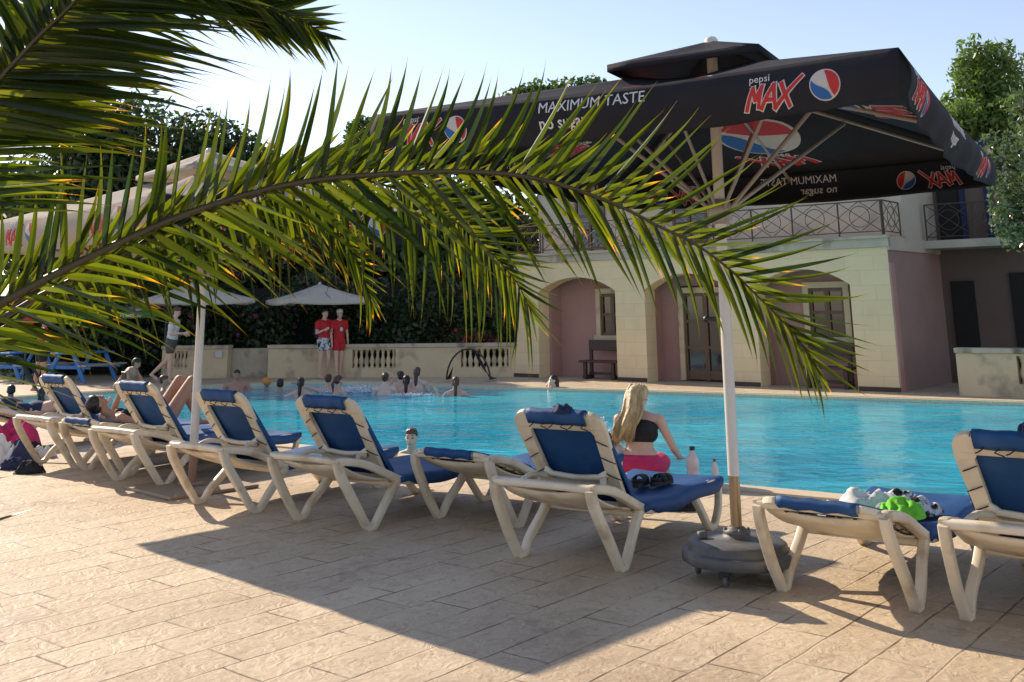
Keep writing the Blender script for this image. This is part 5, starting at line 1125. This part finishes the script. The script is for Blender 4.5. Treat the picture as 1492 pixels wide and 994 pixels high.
def frond(keys, up, lo, n, wid=.024, r0=.014, age=0.0, seed=1, curl=.10, start=True, ups=True, los=True, fan=.3, skip=0., nlo=None, wlo=1.0):
    """keys: rachis (x, y, depth) sampled in the scene; up/lo: leaflet reach on each side along the rachis"""
    rnd = random.Random(seed)
    pts = smoothpath([PT(x, y, Y)-pb for x, y, Y in keys], 6); N = len(pts)
    if start: pts = smoothpath([V((.1,0,1.25)), (V((.1,0,1.25))+pts[0])/2+V((0,0,.03)), pts[0]], 4)[:-1]+pts
    off = len(pts)-N
    acc = [0]
    for a, b in zip(pts, pts[1:]): acc.append(acc[-1]+(b-a).length)
    s = MB(); s.sweep(pts, 2*r0, 2*r0*.8, ws=[max(.16, 1.15-1.0*a/acc[-1]) for a in acc], n=8, sq=.8); s_r = s
    a0 = acc[off]; tot = acc[-1]-a0
    def at(u):
        x = a0+u*tot
        for i in range(len(acc)-1):
            if acc[i+1] >= x: t = (x-acc[i])/max(1e-6, acc[i+1]-acc[i]); return pts[i].lerp(pts[i+1], t), (pts[i+1]-pts[i]).normalized()
        return pts[-1], (pts[-1]-pts[-2]).normalized()
    vs = []; fs = []; tip = []; rn = []
    prof = [(0,.35),(.05,.7),(.18,1.0),(.4,.97),(.58,.78),(.72,.54),(.83,.28),(.91,.09),(.96,.035),(1,.012)]
    for side, keys_, on in ((1, up, ups), (-1, lo, los)):
        if not on: continue
        nn_ = n if side > 0 or not nlo else nlo
        for k in range(nn_):
            u = (k+rnd.uniform(.3,.7))/nn_
            sec = k % 2 == 1
            if rnd.random() < (skip if side > 0 or u > .34 else .30): continue
            p, t = at(u); dx, dy, dz = keyf(keys_, u)
            Y = (p+pb).y; vec = V((dx/FPX*Y*1.0, dz/FPX*Y, -dy/FPX*Y))
            L_ = vec.length*rnd.uniform(.92,1.10)*(1.03 if side > 0 else 1.1); d = vec.normalized()
            lay = rnd.uniform(1.1,2.2) if sec else rnd.gauss(0,.18); ax = V((0,1,0)); d = Matrix.Rotation(side*fan*.24*lay*(1 if side > 0 else .6)+rnd.gauss(0,.05), 3, ax) @ d
            d = (d+V((0,rnd.uniform(-.15,.15)+.22*lay,0))).normalized()
            if sec: L_ *= rnd.uniform(.5,.8)
            roll = rnd.gauss(.25,.5); wd = d.cross(V((0,1,0))).normalized(); wd = Matrix.Rotation(roll, 3, d) @ wd; nm = d.cross(wd)
            W_ = wid*(wlo if side < 0 else 1)*.78*rnd.uniform(.75,1.15)*(.55+.6*math.sin(PI*min(1, .12+u*.86))); b = len(vs); rv = rnd.uniform(.45,1) if sec else rnd.uniform(0,.5)**1.0; tv = age+rnd.uniform(-.05,.05)
            dr = curl*rnd.uniform(.3,1.5); wisp = rnd.uniform(-.01,.10)*side
            for j, (q_, w_) in enumerate(prof):
                c = p+d*(L_*q_)+V((0,0,-1))*(dr*L_*q_*q_)+wd*(wisp*L_*q_**4)
                h = W_*w_/2; f_ = .9*h
                vs += [c-wd*h+nm*f_, c, c+wd*h+nm*f_]; tip += [min(1, q_*.88+tv+(.12 if rv > .8 else 0)*q_)]*3; rn += [rv]*3
            for j in range(len(prof)-1):
                a = b+j*3; fs += [(a,a+1,a+4,a+3),(a+1,a+2,a+5,a+4)]
    me = bpy.data.meshes.new('frond'); me.from_pydata([tuple(v) for v in vs], [], fs)
    for nm_, dt in (('tip', tip),('rnd', rn)): a = me.attributes.new(nm_, 'FLOAT', 'POINT'); a.data.foreach_set('value', dt)
    o = link('frond', me, M['palm'], PALM); s_r.build('leaf_stem', M['rachis'], o); return o
# main arching frond
frond([(-150,520,2.45),(-60,472,2.45),(0,443,2.45),(65,408,2.46),(130,375,2.48),(200,342,2.50),(260,316,2.52),(330,292,2.55),(400,273,2.58),(480,260,2.6),(560,254,2.63),(640,250,2.66),(720,252,2.70),(790,262,2.73),(850,280,2.76),(910,304,2.8),(960,330,2.83),(1010,354,2.86),(1060,390,2.9),(1100,428,2.93),(1140,468,2.96),(1168,502,3.0),(1188,532,3.02)],
      [(0,(-5,-150,10)),(.12,(5,-165,0)),(.3,(16,-172,0)),(.42,(55,-165,0)),(.55,(75,-150,0)),(.64,(110,-140,0)),(.72,(150,-108,0)),(.80,(160,-60,0)),(.87,(165,-8,0)),(.93,(135,38,0)),(1,(62,58,0))],
      [(0,(170,40,0)),(.15,(175,70,0)),(.3,(155,110,0)),(.42,(150,128,0)),(.55,(118,150,0)),(.68,(62,138,0)),(.8,(45,135,0)),(.9,(34,120,0)),(1,(16,82,0))],
      156, wid=.0215, r0=.0155, seed=2, curl=.01, fan=.85, nlo=104, wlo=1.0)
# second frond, hanging behind in the middle
frond([(60,430,2.75),(200,360,2.8),(330,300,2.85),(440,268,2.9),(520,262,2.95),(584,278,3.0),(630,303,3.02),(674,331,3.05),(714,367,3.08),(751,409,3.1),(772,450,3.12)],
      [(0,(110,-110,0)),(.4,(130,-90,0)),(.65,(130,-50,0)),(.85,(95,10,0)),(1,(45,60,0))],
      [(0,(60,110,0)),(.4,(25,135,0)),(.6,(12,150,0)),(.85,(3,140,0)),(1,(10,90,0))], 120, wid=.0175, r0=.011, seed=3, curl=.03, fan=.35)
# third, ageing yellow
frond([(40,430,2.95),(150,375,3.0),(260,328,3.05),(340,302,3.1),(400,293,3.12),(445,300,3.15),(480,322,3.18),(508,358,3.2),(528,400,3.22),(542,442,3.23)],
      [(0,(90,-60,0)),(.45,(80,-20,0)),(.62,(52,4,0)),(.9,(42,14,0)),(1,(18,38,0))],
      [(0,(130,30,0)),(.45,(125,55,0)),(.7,(52,95,0)),(.9,(8,72,0)),(1,(2,45,0))], 84, wid=.017, r0=.009, seed=4, age=.13, curl=.03, fan=.3)
# diagonal filler frond behind the lower left
frond([(-150,560,2.8),(-40,500,2.85),(60,450,2.9),(160,405,2.95),(260,370,3.0),(350,350,3.05)],
      [(0,(60,-150,0)),(.6,(110,-110,0)),(1,(110,-30,0))],
      [(0,(180,20,0)),(.6,(150,60,0)),(1,(80,70,0))], 26, wid=.022, r0=.010, seed=5, age=.05, fan=.6)
# upper left frond with thick dark stem
frond([(-70,190,2.2),(0,115,2.2),(30,82,2.2),(60,50,2.2),(90,22,2.2),(118,-8,2.2),(170,-70,2.2)],
      [(0,(-90,-110,0)),(.5,(-70,-120,0)),(1,(-30,-120,0))],
      [(0,(230,40,0)),(.25,(270,18,0)),(.5,(290,8,0)),(.8,(270,25,0)),(1,(240,60,0))], 80, wid=.021, r0=.021, seed=6, age=-.05, curl=.05, fan=.30)
frond([(-110,330,2.3),(-70,250,2.3),(-40,180,2.3),(0,100,2.35),(50,40,2.4),(120,-30,2.4)],
      [(0,(-60,-60,0)),(1,(-60,-120,0))],
      [(0,(240,-18,0)),(.3,(260,-12,0)),(.6,(260,20,0)),(1,(260,50,0))], 66, wid=.022, r0=.014, seed=7, age=.02, curl=.04, fan=.35, ups=False)
# frond curving out at the top
frond([(60,-95,2.5),(150,-75,2.5),(240,-40,2.5),(310,-14,2.5),(362,3,2.5),(402,17,2.5),(446,34,2.5),(478,54,2.5)],
      [(0,(120,-60,0)),(.6,(110,-40,0)),(.85,(85,-8,0)),(1,(30,12,0))],
      [(0,(150,90,0)),(.4,(140,95,0)),(.7,(100,82,0)),(.88,(50,70,0)),(1,(18,40,0))], 85, wid=.022, r0=.010, seed=8, curl=.04, fan=.35)
frond([(-60,20,2.55),(40,-10,2.55),(140,-30,2.55),(260,-25,2.55)],
      [(0,(100,-80,0)),(1,(100,-60,0))],
      [(0,(180,80,0)),(.5,(190,70,0)),(1,(150,60,0))], 40, wid=.022, r0=.010, seed=12, curl=.03, fan=.45, ups=False)
# low frond whose tips enter at lower left
frond([(-150,700,1.9),(-110,740,1.85),(-75,790,1.8)],
      [(0,(120,8,0)),(.3,(135,-25,0)),(1,(118,-22,0))],
      [(0,(40,60,0)),(1,(100,95,0))], 3, wid=.016, r0=.006, seed=19, curl=0., fan=.0)
SC.render.film_transparent = False
